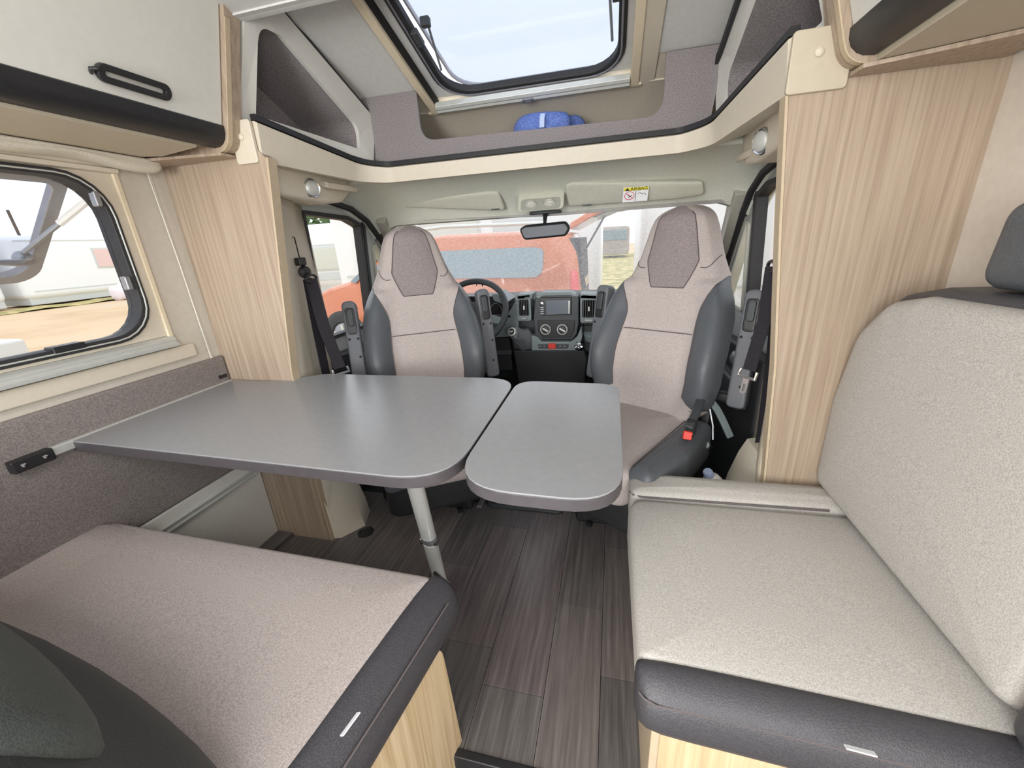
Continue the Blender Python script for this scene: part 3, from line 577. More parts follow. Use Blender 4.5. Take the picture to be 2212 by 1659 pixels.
def text(s, size, mat, parent, O, ex, ey):
    cu = bpy.data.curves.new('lettering', 'FONT'); cu.body = s; cu.size = size; cu.extrude = .0003; cu.align_x = 'CENTER'; cu.align_y = 'CENTER'; cu.materials.append(M[mat])
    tmp = bpy.data.objects.new('tmp', cu); me = bpy.data.meshes.new_from_object(tmp); bpy.data.objects.remove(tmp); bpy.data.curves.remove(cu)
    me.materials.clear(); me.materials.append(M[mat]); o = bpy.data.objects.new('lettering', me); COL.objects.link(o); ex = Vector(ex).normalized(); ey = Vector(ey); ey = (ey-ex*ey.dot(ex)).normalized(); ez = ex.cross(ey); O = Vector(O)
    m = Matrix(((ex.x, ey.x, ez.x, O.x), (ex.y, ey.y, ez.y, O.y), (ex.z, ey.z, ez.z, O.z), (0, 0, 0, 1)))
    o.parent = parent; o.matrix_basis = WM(parent).inverted() @ m; return o
text('AIRBAG', .020, 'ink', stk, S(.62, .87, .0065), sx, sy)
# overhead console
oc = thing('overhead_console', 'grey overhead lamp console between the sun visors', 'console', at(1168, 432, Y=1.97))
c0 = at(1168, 432, Y=1.955)
Tc = lambda x, y, z: c0+Vector((x, -.66*z+.75*y*.6, -.75*z+y*.8))
obj('console_body', pillow(nb(), rr(-.105, .105, -.05, .045, .022, 4), -.04, .012, .01, Tc, .002, 3), 'visor', oc, smooth=True)
obj('inner_plate', pillow(nb(), rr(-.09, .09, -.038, .022, .015, 4), .006, .018, .004, Tc, .001, 3), plain('console_grey', (160, 160, 152), .4), oc, smooth=True)
for dx in (-.042, .042):
    obj('map_lamp', lathe(nb(), [(.026, 0), (.026, .006), (.019, .004), (.017, .009), (.001, .013)], Tc(dx, -.008, .016), (0, -.66, -.75), 20), 'lens', oc, smooth=True)
# rear-view mirror
mc = at(1176, 498, Y=1.98); mt = at(1178, 462, Y=2.03)
rm = thing('rear_view_mirror', 'black rear-view mirror hanging from the windscreen top', 'mirror', mc)
obj('mount', pillow(nb(), rr(-.075, .075, -.02, .02, .015, 4), -.012, .0, .004, lambda x, y, z: mt+Vector((x, y, z+.012)), .0, 3), 'dash2', rm, smooth=True)
obj('stem', tube(nb(), [mt, mt.lerp(mc, .5)+Vector((0, 0.0, 0)), mc+Vector((0, .02, .01))], [.012, .008, .010], 10), 'blk', rm, smooth=True)
mo = rpoly([(-.122, .018), (-.10, -.034), (.10, -.034), (.122, .0), (.10, .030), (-.09, .032)], [.025]*6, 4)
Tm = lambda x, y, z: mc+Vector((x+.0, -z, y+x*.035-z*.1))
obj('housing', pillow(nb(), mo, -.03, .004, .012, Tm, .002, 4, .004), 'blk', rm, smooth=True)
obj('mirror_glass', sheet(nb(), inset(ccw(mo), .010), [], lambda x, y: Tm(x, y, .0095)), 'mir', rm, solid=.001)
# windscreen
ws = struct('window_3', label='wide windscreen of the cab', cat='window')
wa, wb2 = Vector((-1.17, 2.05, 1.30)), Vector((.50, 2.05, 1.29)); wc, wd = Vector((.60, 2.80, .78)), Vector((-1.28, 2.80, .78))
bm = nb()
rows = []
for j in range(7):
    t = j/6; rows.append([(wa.lerp(wd, t)).lerp(wb2.lerp(wc, t), i/12)+Vector((0, .10*math.sin(math.pi*i/12), 0)) for i in range(13)])
loft(bm, rows, False, False); obj('glass_pane', bm, 'wet', ws, smooth=True)
for nm, a, b in (('a_pillar', wa+Vector((-.03, .0, 0)), wd), ('a_pillar', wb2+Vector((.03, 0, 0)), wc)):
    obj(nm, ribbon(nb(), [a, b], .07, .09, (1, 0, 0)), 'visor', ws, bevel=.012)
for side in (-1, 1):
    s = (lambda x: x) if side < 0 else mx
    arc_ = [(1.90, 1.315), (2.03, 1.22), (2.15, 1.10), (2.30, .93), (2.44, .78)]; pl_ = [(-1.17, 2.03, 1.33), (-1.19, 2.16, 1.21), (-1.21, 2.30, 1.12), (-1.24, 2.5, .97), (-1.27, 2.74, .80)]
    obj('pillar_trim', loft(nb(), [[(s(-1.262), y, z), (s(-1.225), y+.01, z+.01), (s(p[0]+.02), p[1], p[2]), (s(p[0]-.02), p[1]+.04, p[2]+.02)] for (y, z), p in zip(arc_, pl_)]), 'visor', ws, smooth=True)
for a, b in ((Vector((-1.155, 1.99, 1.30)), Vector((-1.21, 2.22, 1.10))), (Vector((.50, 1.99, 1.30)), Vector((.515, 2.20, 1.07)))):
    obj('blind_cassette', ribbon(nb(), [a, b, b+Vector((0, .28, -.24))], .045, .05, (1, 0, 0)), plain('cassette_grey', (172, 170, 160), .5), ws, bevel=.006)
tag(obj('sticker', lathe(nb(), [(.017, 0), (.017, .001), (.001, .0012)], at(916, 476, Y=2.07), (0, -1, -.4), 20), 'green'), 'small round green sticker at the top corner of the windscreen', 'sticker')
# ------------------------------------------------------------------ cab doors
def door(side):
    s = (lambda x: x) if side < 0 else mx
    t = struct('door_1' if side < 0 else 'door_2', label='driver door with its window seen past the seat belt' if side < 0 else 'passenger door with its window seen past the seat belt', cat='door')
    def T(y, z, w=0):
        return (s(-1.25-w+max(0, z-.8)*.05), y, z)
    outl = [(1.46, .06), (2.42, .06), (2.42, .78)]+[(2.30, .90), (2.15, 1.075), (2.04, 1.19), (1.94, 1.275), (1.82, 1.325), (1.66, 1.35), (1.46, 1.36)]
    win = rpoly([(1.50, .775), (1.895, .775), (1.905, 1.275), (1.80, 1.308), (1.50, 1.318)], [.01, .01, .02, .05, .01], 4)
    qtr = rpoly([(1.985, .80), (2.25, .80), (2.28, .84), (2.02, 1.185), (1.985, 1.17)], [.02, .02, .02, .03, .02], 4)
    obj('door_panel', sheet(nb(), outl, [win, qtr], T), plain('door_trim_grey', (172, 174, 170), .5, 3) if True else '', t, solid=.03)
    obj('lower_trim', prism(nb(), [T(1.46, .06, -.01), T(2.3, .06, -.01), T(2.3, .66, -.01), T(1.9, .70, -.01), T(1.46, .72, -.01)], (.06 if side < 0 else -.06, 0, 0)), 'dk', t, bevel=.012)
    obj('armrest', prism(nb(), [T(1.55, .50, -.06), T(2.2, .50, -.06), T(2.2, .57, -.06), T(1.55, .60, -.06)], (.05 if side < 0 else -.05, 0, 0)), 'dash2', t, bevel=.012)
    obj('window_seal', frame(nb(), win, inset(ccw(win), .018) if ccw(win) == list(win) else inset(ccw(win), .018)[::-1], lambda y, z, w: T(y, z, w), -.012, .03), 'rub', t)
    obj('guide_post', prism(nb(), [T(1.905, .77, -.01), T(1.925, .77, -.01), T(1.935, 1.27, -.01), T(1.915, 1.285, -.01)], (-.03 if side < 0 else .03, 0, 0)), 'rub', t)
    obj('window_pane', sheet(nb(), win, [], lambda y, z: T(y, z, .02)), 'glass', t)
    obj('quarter_seal', frame(nb(), qtr, inset(ccw(qtr), .014) if ccw(qtr) == list(qtr) else inset(ccw(qtr), .014)[::-1], lambda y, z, w: T(y, z, w), -.008, .03), 'visor', t)
    obj('quarter_pane', sheet(nb(), qtr, [], lambda y, z: T(y, z, .02)), 'glass', t)
    arc = [(1.50, 1.372), (1.66, 1.362), (1.82, 1.338), (1.945, 1.288), (2.05, 1.20), (2.16, 1.085), (2.31, .91), (2.42, .79)]
    obj('door_seal', tube(nb(), [T(y, z, -.018) for y, z in arc], .014, 8), 'rub', t, smooth=True)
    obj('door_handle', lathe(nb(), [(.03, 0), (.028, .02), (.012, .03)], T(1.72, .66, -.07), (1 if side < 0 else -1, 0, 0), 14), 'steel', t, smooth=True)
door(-1); door(1)
# ------------------------------------------------------------------ cab floor and bulkhead
tag(obj('cab_floor_mat', B((-1.22, 1.52, -.03), (.55, 2.75, -.008)), 'dk', bevel=.004), 'black rubber cab floor mat', 'mat', None, 'structure')
cf = thing('floor_hatch', 'black framed hatch tray in the cab floor between the seats', 'floor hatch', (-.36, 1.55, 0))
obj('tray', pillow(nb(), rr(-.545, -.185, 1.475, 1.66, .03, 4), -.004, .012, .006, lambda x, y, z: (x, y, z), 0, 3), 'dash2', cf, smooth=True)
obj('tray_inset', pillow(nb(), rr(-.53, -.20, 1.49, 1.645, .025, 4), .004, .016, .004, lambda x, y, z: (x, y, z), 0, 3), 'rub', cf, smooth=True)
obj('metal_strip', B((-.585, 1.46, 0), (-.56, 1.66, .012)), 'steel', cf, bevel=.003)
fs = at(790, 1150, Z=0)
sk = thing('floor_socket', 'black round table leg socket in the floor', 'floor socket', fs)
obj('rim', lathe(nb(), [(.034, 0), (.033, .004), (.027, .005), (.025, .001), (.001, .001)], fs, (0, 0, 1), 24), 'blk', sk, smooth=True)
# ------------------------------------------------------------------ dashboard
DY = 2.25
da = thing('dashboard', 'grey van dashboard with centre radio, vents and heater knobs', 'dashboard', (-.34, 2.4, .4))
def D(px, py, Y=DY): return at(px, py, Y=Y)
top = [(2.27, .80), (2.29, .826), (2.36, .836), (2.52, .832), (2.72, .826), (2.84, .80), (2.84, .60), (2.35, .60)]
obj('top_cover', loft(nb(), [[(x, y, z) for y, z in top] for x in (-1.24, -.9, .2, .56)]), 'dash2', da, smooth=True)
def slab(name, pix, y0, depth, mat, bev=.006, parent=None, yslope=0, **k):
    pts = [at(px, py, Y=y0) for px, py in pix]
    return obj(name, prism(nb(), pts, (0, depth, 0)), mat, parent or da, bevel=bev, **k)
cc_, cd_ = D(1240, 640), D(1160, 760)
obj('lower_body', loft(nb(), [[(x, y, z) for y, z in ((2.30, .80), (2.28, .66), (2.31, .52), (2.36, .40), (2.45, .30), (2.8, .30), (2.8, .8))] for x in (-1.24, .56)]), 'dash2', da, smooth=True)
# instrument side cowl (light) running down to the knee panel
slab('knee_panel', [(1046, 700), (1090, 690), (1110, 655), (1120, 652), (1120, 712), (1100, 728), (1050, 730)], DY-.02, .12, 'dash')
slab('knee_shadow_box', [(1050, 730), (1100, 728), (1108, 800), (1060, 800)], DY+.0, .1, 'dk')
slab('lower_rail', [(1055, 757), (1105, 757), (1105, 768), (1060, 768)], DY-.02, .05, 'dash2')
slab('cluster_hood', [(1062, 636), (1072, 634), (1098, 652), (1090, 660), (1066, 650)], DY-.10, .2, 'dash')
cl = slab('instrument_cluster', [(1000, 640), (1066, 640), (1088, 662), (1078, 700), (1000, 700)], DY+.0, .1, 'blk')
for px in (1046, 1072): obj('gauge_ring', tube(nb(), [D(px, 672, DY-.012)+Vector((.035*math.cos(R(k*24)), 0, .045*math.sin(R(k*24)))) for k in range(15)], .002, 5, True), 'steel', cl)
# centre vents
def vent(px0, px1, py0, py1):
    a = D(px0, py0, DY-.03); b = D(px1, py1, DY-.03)
    x0, x1, z1, z0 = a.x, b.x, a.z, b.z
    v = obj('vent_surround', frame(nb(), rr(x0-.012, x1+.012, z0-.03, z1+.03, .012, 4), rr(x0, x1, z0, z1, .006, 4), lambda x, z, w: (x, DY-.03+w, z), 0, .10), 'dash', da, bevel=.003)
    obj('vent_shadow', B((x0, DY+.02, z0), (x1, DY+.03, z1)), 'ink', v)
    n = 6
    for i in range(n):
        x = x0+(x1-x0)*(i+.5)/n; obj('slat', B((x-.0022, DY-.022, z0), (x+.0022, DY+.015, z1)), 'blk', v)
    obj('vent_tab', B(((x0+x1)/2-.004, DY-.03, (z0+z1)/2-.012), ((x0+x1)/2+.004, DY-.02, (z0+z1)/2+.012)), 'white', v, bevel=.002)
    obj('thumb_wheel', pillow(nb(), rr(x0+.012, x1-.012, z0-.022, z0-.008, .005, 3), 0, .008, .003, lambda x, y, z: (x, DY-.032-z, y), 0, 2), 'steel', v)
vent(1120, 1143, 648, 682); vent(1258, 1286, 649, 686)
slab('vent_hood', [(1116, 638), (1150, 634), (1150, 646), (1116, 648)], DY-.03, .14, 'dash'); slab('vent_hood', [(1252, 635), (1292, 637), (1294, 648), (1252, 646)], DY-.03, .14, 'dash')
slab('dash_face', [(1294, 642), (1345, 640), (1345, 690), (1294, 690)], DY+.0, .12, 'dash')
slab('glove_box', [(1260, 690), (1350, 688), (1350, 735), (1260, 705)], DY+.02, .1, 'dk')
slab('centre_bezel', [(1156, 640), (1170, 633), (1232, 632), (1250, 640), (1250, 700), (1246, 722), (1236, 734), (1168, 734), (1156, 722), (1152, 690)], DY-.05, .14, 'dash2', .006, label='raised centre stack surround')
slab('bezel_cap', [(1157, 641), (1170, 632), (1232, 631), (1249, 641), (1240, 641), (1232, 638), (1172, 639), (1164, 646)], DY-.056, .1, 'dash', .003)
rd = slab('radio', [(1166, 643), (1234, 642), (1234, 680), (1168, 682)], DY-.062, .05, 'blk', .003, label='black double-height radio with grey screen')
slab('screen', [(1179, 650), (1231, 648), (1230, 678), (1180, 680)], DY-.0645, .01, 'screen', .001, rd)
slab('bright_edge', [(1228, 650), (1231, 650), (1230, 678), (1228, 678)], DY-.0660, .004, 'alu', .0005, rd)
obj('volume_knob', lathe(nb(), [(.011, 0), (.010, .010), (.001, .012)], D(1171, 656, DY-.064), (0, -1, 0), 16), 'chrome', rd, smooth=True)
for i in range(4): p = D(1171, 664+i*4.5, DY-.064); obj('radio_key', B((p.x-.009, p.y-.002, p.z-.003), (p.x+.009, p.y+.002, p.z+.003)), 'steel', rd)
slab('heater_panel', [(1161, 692), (1242, 692), (1240, 716), (1232, 730), (1172, 730), (1163, 718)], DY-.056, .03, 'blk', .003)
for px in (1179, 1215):
    c = D(px, 711, DY-.060)
    k = obj('heater_knob', lathe(nb(), [(.030, 0), (.030, .006), (.024, .008), (.022, .018), (.001, .019)], c, (0, -1, 0), 24), 'blk', da, smooth=True)
    obj('knob_ring', tube(nb(), [c+Vector((.0265*math.cos(R(j*15)), -.010, .0265*math.sin(R(j*15)))) for j in range(24)], .0036, 6, True), 'alu', k)
    obj('pointer', ribbon(nb(), [c+Vector((-.014, -.021, .009)), c+Vector((.016, -.021, -.009))], .009, .004, (.5, 0, 1)), 'alu', k)
slab('lower_console', [(1148, 724), (1160, 728), (1170, 738), (1234, 738), (1246, 728), (1256, 706), (1258, 728), (1250, 758), (1148, 758)], DY-.07, .16, 'dash', .006)
slab('console_base', [(1108, 757), (1262, 757), (1268, 775), (1262, 830), (1120, 830)], DY-.06, .3, 'dk', .01)
slab('console_tray', [(1250, 705), (1300, 700), (1310, 760), (1248, 760)], DY+.0, .2, 'dk', .004)
sw = slab('switch_row', [(1162, 744), (1228, 744), (1227, 753), (1163, 753)], DY-.076, .02, 'dash2', .003)
slab('hazard_switch', [(1184, 742), (1200, 742), (1201, 754), (1184, 754)], DY-.080, .012, 'red', .003, sw, label='red hazard warning switch')
for px in (1167, 1176, 1210, 1220): p = D(px, 748, DY-.078); obj('switch_mark', B((p.x-.004, p.y-.001, p.z-.003), (p.x+.004, p.y+.001, p.z+.003)), 'steel', sw)
ch = D(1276, 722, DY-.01); obj('cup_holder', lathe(nb(), [(.034, -.03), (.040, .0), (.040, .008), (.033, .010), (.001, .008)], ch, (0, -.35, 1), 22), 'dash', da, smooth=True)
lg = D(1250, 747, DY-.08); obj('lighter_plug', lathe(nb(), [(.024, -.012), (.024, 0), (.012, .004), (.012, .016), (.014, .02), (.001, .024)], lg, (0, -.5, 1), 18), 'chrome', da, smooth=True)
for px in (1272, 1310): pass
# phone bracket on dash top
pb = D(1035, 606, 2.35); ob = [pb+Vector((dx, 0, dz)) for dx, dz in ((-.018, -.03), (-.018, 0), (.016, 0), (.018, -.035))]
tag(obj('phone_bracket', tube(nb(), ob, .004, 6), 'blk'), 'small black wire bracket standing on the dashboard behind the steering wheel', 'bracket')
struct('wall_front', B((-1.3, 2.83, -.03), (.62, 2.86, .72)), 'dk', 'black bulkhead under the dashboard', 'bulkhead')
for xx in (-1.29, .57): struct('wall_right' if xx > 0 else 'wall_left', B((xx, 1.16, -.03), (xx+.04, 2.86, .30)), 'dk', 'dark inner cab side by the door sill', 'wall')
# gear lever
gl = thing('gear_lever', 'gear lever with round knob and crumpled gaiter beside the radio', 'gear lever', D(1130, 735, DY-.05))
gk = D(1107, 717, DY-.16)
obj('gaiter', loft(nb(), [[D(1108+dx*f+ox, 722+oy+dy*f, DY-.14+yy)+Vector((0, 0, .013*math.sin(i*2.1+k*1.7))) for i, (dx, dy) in enumerate([(math.cos(R(a)), math.sin(R(a))) for a in range(0, 360, 30)])] for k, (ox, oy, f, yy) in enumerate(((2, -2, 9, -.02), (8, 0, 13, .02), (16, 4, 17, .05), (22, 10, 22, .08), (24, 14, 25, .12)))]), leather('gaiter_leather', (128, 130, 134), (80, 82, 86), .3), gl, smooth=True)
obj('knob', lathe(nb(), [(.012, -.03), (.021, -.012), (.025, 0), (.022, .012), (.019, .014)], gk, (-.15, -1, .35), 22), 'alu', gl, smooth=True)
obj('knob_cap', lathe(nb(), [(.018, .012), (.017, .017), (.001, .018)], gk, (-.15, -1, .35), 22), 'ink', gl, smooth=True)
cpt = gk+Vector((-.15, -1, .35)).normalized()*.019
for q in ((-.008, .006, -.008, -.006), (0, .006, 0, -.006), (.008, .006, .008, -.0), (-.008, 0, .008, 0)):
    obj('shift_mark', tube(nb(), [cpt+Vector((q[0], 0, q[1])), cpt+Vector((q[2], 0, q[3]))], .0012, 4), 'prt', gl)
# steering wheel
sc = Vector((-.735, 2.05, .805)); sn = Vector((0, -.80, .60)).normalized(); su = Vector((1, 0, 0)); sv = sn.cross(su).normalized()
if sv.z < 0: sv = -sv
stw = thing('steering_wheel', 'dark grey steering wheel behind the driver seat back', 'steering wheel', sc)
obj('rim', tube(nb(), [sc+(su*math.cos(R(a))+sv*math.sin(R(a)))*.19 for a in range(0, 360, 10)], .0165, 10, True), 'dash2', stw, smooth=True)
obj('hub', lathe(nb(), [(.055, -.05), (.075, -.03), (.07, -.01), (.04, .0), (.001, .004)], sc, sn, 22), 'dash2', stw, smooth=True)
for a in (-18, 198, 270): obj('spoke', ribbon(nb(), [sc-sn*.02+(su*math.cos(R(a))+sv*math.sin(R(a)))*.05, sc+(su*math.cos(R(a))+sv*math.sin(R(a)))*.182], .045, .018, su*math.sin(R(a))-sv*math.cos(R(a))), 'dash', stw, bevel=.006)
obj('column', tube(nb(), [sc-sn*.04, sc-sn*.28], .045, 12), 'dk', stw)
obj('stalk', tube(nb(), [sc-sn*.06, sc-sn*.07+Vector((.2, 0, .01))], [.012, .009], 8), 'blk', stw)
# ================================================================== FRONT SEATS
def seat(side, loc, rz, label):
    t = thing('captain_chair', label, 'seat', loc, rz, 'swivelled cab seats')
    H = .775; nz_, nx_ = 44, 30
    wt_ = [(0, .19), (.04, .222), (.1, .245), (.2, .262), (.35, .266), (.48, .256), (.56, .240), (.62, .218), (.68, .188), (.76, .158), (.84, .138), (.90, .124), (.95, .106), (.98, .078), (1, .035)]
    def hw(t_):
        for (a, va), (b, vb) in zip(wt_, wt_[1:]):
            if t_ <= b: k = (t_-a)/(b-a); return va+(vb-va)*k
        return wt_[-1][1]
    def yc(t_): return .02+.17*t_-.03*math.sin(math.pi*min(1, t_/.5))*(t_ < .5)+(.0 if t_ < .75 else -.10*(t_-.75))
    def th_(t_): return .13-.05*t_
    z0 = .47
    def front(u, t_):
        w = hw(t_); bol = max(0, abs(u)-.50)/.5; k = max(0, 1-abs(t_-.30)/.36)
        y = yc(t_)-th_(t_)/2
        y -= .065*math.sin(min(1, bol*1.5)*math.pi/2)*k**.6
        y += .075*max(0, (abs(u)-.86)/.14)**2*(1 if True else 0)
        if t_ > .66: y += .035*abs(u)**2.5
        if t_ > .93: y += .05*((t_-.93)/.07)**2
        y += .006*(1-u*u)*math.cos(t_*9)
        # seam grooves
        if abs(u) < xb(t_): y += .006*math.exp(-((t_-.415)/.008)**2)
        return Vector((u*w, y, z0+H*t_))
    def xb(t_):
        if t_ < .06: return 1
        if t_ < .12: return 1-.42*(t_-.06)/.06
        if t_ < .46: return .58-.03*(t_-.12)/.34
        if t_ < .67: return .55+.45*((t_-.46)/.21)**2.2
        return 1
    def ins(t_):
        if t_ < .619: return 0
        if t_ < .75: return .29+.33*((t_-.62)/.13)
        if t_ < .95: return .62+.0*(t_-.74)
        return .62*(1-((t_-.95)/.05)**2*.6)
    us = [math.sin(math.pi/2*(-1+2*i/nx_)) for i in range(nx_+1)]; ts = [k/nz_ for k in range(nz_+1)]
    # shell regions: build a grid whose columns follow the seam curves
    def region(name, ua, ub, t0, t1, mat, n=10, m=24, off=0, lab=None):
        bm = nb(); rows = []
        for k in range(m+1):
            t_ = t0+(t1-t0)*k/m; a, b = ua(t_), ub(t_)
            rows.append([front(a+(b-a)*i/n, t_)-Vector((0, off*math.sin(math.pi*i/n)*math.sin(math.pi*k/m), 0)) for i in range(n+1)])
        loft(bm, rows, False, False); return obj(name, bm, mat, t, smooth='n', local=True, label=lab)
    region('seat_back', lambda q: -xb(q), lambda q: xb(q), 0, .62, 'fab', 14, 40)
    e = .62
    region('side_bolster', lambda q: -1, lambda q: -xb(q)+.0, .06, .67, 'leac', 8, 30, .012, 'dark grey leather side bolster')
    region('side_bolster', lambda q: xb(q), lambda q: 1, .06, .67, 'leac', 8, 30, .012, 'dark grey leather side bolster')
    region('shoulder', lambda q: -min(1, xb(q)), lambda q: -ins(q), .62, 1, 'fab', 8, 26)
    region('shoulder', lambda q: ins(q), lambda q: min(1, xb(q)), .62, 1, 'fab', 8, 26)
    region('headrest_insert', lambda q: -ins(q), lambda q: ins(q), .62, 1, 'fabd', 10, 26, .004, 'darker mottled headrest insert')
    # back shell
    rows = []
    for k in range(25):
        q = k/24; w = hw(q); rows.append([(front(1, q) if s_ == 1 else front(-1, q)) if abs(s_) == 1 else Vector((s_*w*.98, yc(q)+th_(q)*.55*(1-abs(s_)**3*.4)*(1 if q < .96 else .7), z0+H*q)) for s_ in (-1, -.9, -.6, -.2, .2, .6, .9, 1)])
    obj('back_shell', loft(nb(), rows, False, False), 'fab', t, smooth='n', local=True)
    # piping along seams
    def seam(name, f, t0, t1, n=24, r=.0022):
        pts = [front(f(t0+(t1-t0)*i/n), t0+(t1-t0)*i/n)-Vector((0, .001, 0)) for i in range(n+1)]
        obj(name, tube(nb(), pts, r, 5), 'pipe', t, local=True)
    for s_ in (-1, 1):
        seam('seam', lambda q, s_=s_: s_*xb(q), .08, .665); seam('seam', lambda q, s_=s_: s_*ins(q), .621, .97)
    obj('seam', tube(nb(), [front(-.54+1.08*i/16, .415)-Vector((0, .004, 0)) for i in range(17)], .0022, 5), 'pipe', t, local=True)
    obj('seam', tube(nb(), [front(-.29+.58*i/12, .621)-Vector((0, .001, 0)) for i in range(13)], .0022, 5), 'pipe', t, local=True)
    for s_ in (-1, 1): obj('seam', tube(nb(), [front(s_*(.98-.02*i), .74-.0115*i*1.0) if False else front(s_*(.98-.36*i/10), .765-.05*i/10-.02*math.sin(math.pi*i/10)) for i in range(11)], .002, 5), 'pipe', t, local=True)
    # cushion
    Tl = lambda x, y, z: Vector((x, y, z))
    cb = rpoly([(-.175, -.53), (.175, -.53), (.19, .03), (-.19, .03)], [.06, .06, .03, .03], 5)
    obj('seat_cushion', pillow(nb(), cb, .34, .475, .03, Tl, .012), 'fab', t, smooth=True, local=True)
    for s_ in (-1, 1):
        o_ = [(s_*.16, -.50), (s_*.245, -.51), (s_*.272, -.30), (s_*.262, -.04), (s_*.17, -.01)]
        obj('cushion_bolster', pillow(nb(), rpoly(ccw(o_), [.03]*5, 4), .33, .492, .035, Tl, .006), 'leac', t, smooth=True, local=True, label='dark grey leather cushion bolster')
        obj('seam', tube(nb(), [Vector((s_*.17, -.48+.46*i/8, .483)) for i in range(9)], .002, 5), 'pipe', t, local=True)
    obj('side_skirt', pillow(nb(), rr(-.25, .25, -.46, .08, .05, 4), .20, .36, .02, Tl, 0), 'dk', t, smooth=True, local=True)
    obj('swivel_plate', pillow(nb(), rr(-.22, .22, -.30, .16, .04, 4), .16, .21, .008, Tl, 0), 'blk', t, smooth=True, local=True)
    # folded-up armrests
    for s_ in (-1, 1):
        a = Vector((s_*.305, .055, z0+.06)); b = Vector((s_*.30, .135, z0+.475)); d = (b-a).normalized(); nn = Vector((0, -1, 0)); nn = (nn-d*nn.dot(d)).normalized(); xx = Vector((1, 0, 0))
        Ta = lambda x, y, z: a+xx*x+d*y+nn*z
        L = (b-a).length
        ar = obj('armrest', pillow(nb(), rpoly([(-.032, 0), (.032, 0), (.030, L), (-.030, L)], [.02, .02, .026, .026], 4), -.035, .03, .008, Ta, 0, 3), 'arm', t, smooth=True, local=True)
        obj('adjuster_slot', pillow(nb(), rr(-.020, .020, L-.145, L-.03, .012, 4), .026, .034, .003, Ta, 0, 2), 'blk', ar, smooth=True, local=True)
        obj('adjuster_key', pillow(nb(), rr(-.013, .013, L-.11, L-.035, .010, 4), .030, .042, .004, Ta, 0, 2), 'dash2', ar, smooth=True, local=True)
        for (sx_, sy_) in ((-.018, L-.165), (.018, L-.165), (.016, L*.42), (.008, .08)):
            obj('screw_hole', lathe(nb(), [(.0055, 0), (.005, .0015), (.001, .002)], Ta(sx_, sy_, .030), nn, 10), 'ink', ar, local=True)
        obj('armrest_pivot', tube(nb(), [a+Vector((-s_*.09, .0, .03)), a+Vector((s_*.01, 0, .03))], .022, 12), 'blk', ar, local=True)
    for s_ in (-1, 1):
        obj('recliner_cover', pillow(nb(), rpoly([(-.06, -.06), (.05, -.06), (.03, .05), (-.01, .07)], .02, 3), 0, .03, .006, lambda x, y, z: Vector((s_*(.205+z), .02+x, z0+y)), 0, 2), 'dk', t, smooth=True, local=True)
    return t
sL = seat(-1, (-.80, 1.60, 0), R(31), 'grey cloth and dark leather driver seat turned to the table, before the steering wheel')
sR = seat(1, (.165, 1.62, 0), R(-30), 'grey cloth and dark leather passenger seat turned to the table, cushion in view')
# seat pedestals
for nm, x0, x1 in (('driver', -1.06, -.60), ('passenger', -.13, .40)):
    p = thing('seat_pedestal', 'black boxed pedestal under the %s seat' % nm, 'seat base', ((x0+x1)/2, 1.62, 0))
    obj('box', loft(nb(), [[(x, y, z) for x, y in ((x0, 1.44), (x1, 1.44), (x1, 1.88), (x0, 1.88))] for z in (-.008, .155)]), 'dk', p, bevel=.02)
    for bx in (x0+.06, x1-.05): obj('foot_bolt', lathe(nb(), [(.014, 0), (.014, .012), (.008, .016), (.001, .017)], (bx, 1.425, .0), (0, 0, 1), 10), 'blk', p)
    obj('side_cover', prism(nb(), [(x0+.02, 1.435, .02), (x1-.02, 1.435, .02), (x1-.04, 1.435, .14), (x0+.04, 1.435, .14)], (0, .01, 0)), 'blk', p, bevel=.004)
# passenger buckle, recline lever, bottle
bq = at(1487, 925, Y=1.30)
bk = thing('belt_buckle', 'belt buckle stalk with red release button beside the passenger seat', 'buckle', bq)
bt = at(1516, 868, Y=1.42)
obj('stalk', ribbon(nb(), [bt+Vector((0, .02, 0)), bt.lerp(bq, .5), bq], .028, .014, (1, 0, 0)), 'dash2', bk, bevel=.004)
obj('buckle_body', ribbon(nb(), [bt.lerp(bq, .72), bq+Vector((0, -.012, -.02))], .034, .022, (1, 0, 0)), 'blk', bk, bevel=.005)
obj('release_button', ribbon(nb(), [bq+Vector((-.002, -.012, -.005)), bq+Vector((-.006, -.020, -.032))], .028, .018, (1, 0, 0)), 'red', bk, bevel=.004, label='red release button')
lv = thing('recline_lever', 'grey curved recline lever hanging beside the passenger seat', 'lever', bt)
l0, l1, l2_ = at(1532, 862, Y=1.52), at(1560, 905, Y=1.52), at(1578, 945, Y=1.50)
obj('lever', ribbon(nb(), [l0, l0.lerp(l1, .5)+Vector((.004, 0, 0)), l1, l1.lerp(l2_, .5), l2_], .026, .014, (1, .3, 0)), 'dash', lv, bevel=.004)
obj('lower_rod', tube(nb(), [at(1533, 880, Y=1.5), at(1540, 920, Y=1.48), at(1540, 950, Y=1.46)], .0035, 6), 'steel', lv)
rc = thing('belt_reel_end', 'grey belt tongue end and bracket low beside the passenger seat', 'bracket', at(1525, 960, Y=1.42))
p_ = at(1523, 960, Y=1.42); obj('cap', lathe(nb(), [(.016, -.02), (.018, 0), (.014, .014), (.001, .016)], p_, (-.3, -1, .5), 14), 'dash', rc, smooth=True)
p_ = at(1487, 982, Y=1.40); obj('metal_clip', lathe(nb(), [(.014, -.01), (.016, 0), (.008, .006), (.001, .006)], p_, (0, -1, .3), 12), 'chrome', rc, smooth=True)
bo_ = at(1535, 1022, Y=1.28)
btl = thing('bottle', 'white and pale blue bottle with red lettering on the cab floor', 'bottle', bo_)
ax = Vector((-.45, -.2, .9)).normalized(); b0 = bo_-ax*.175-Vector((0, 0, .015))
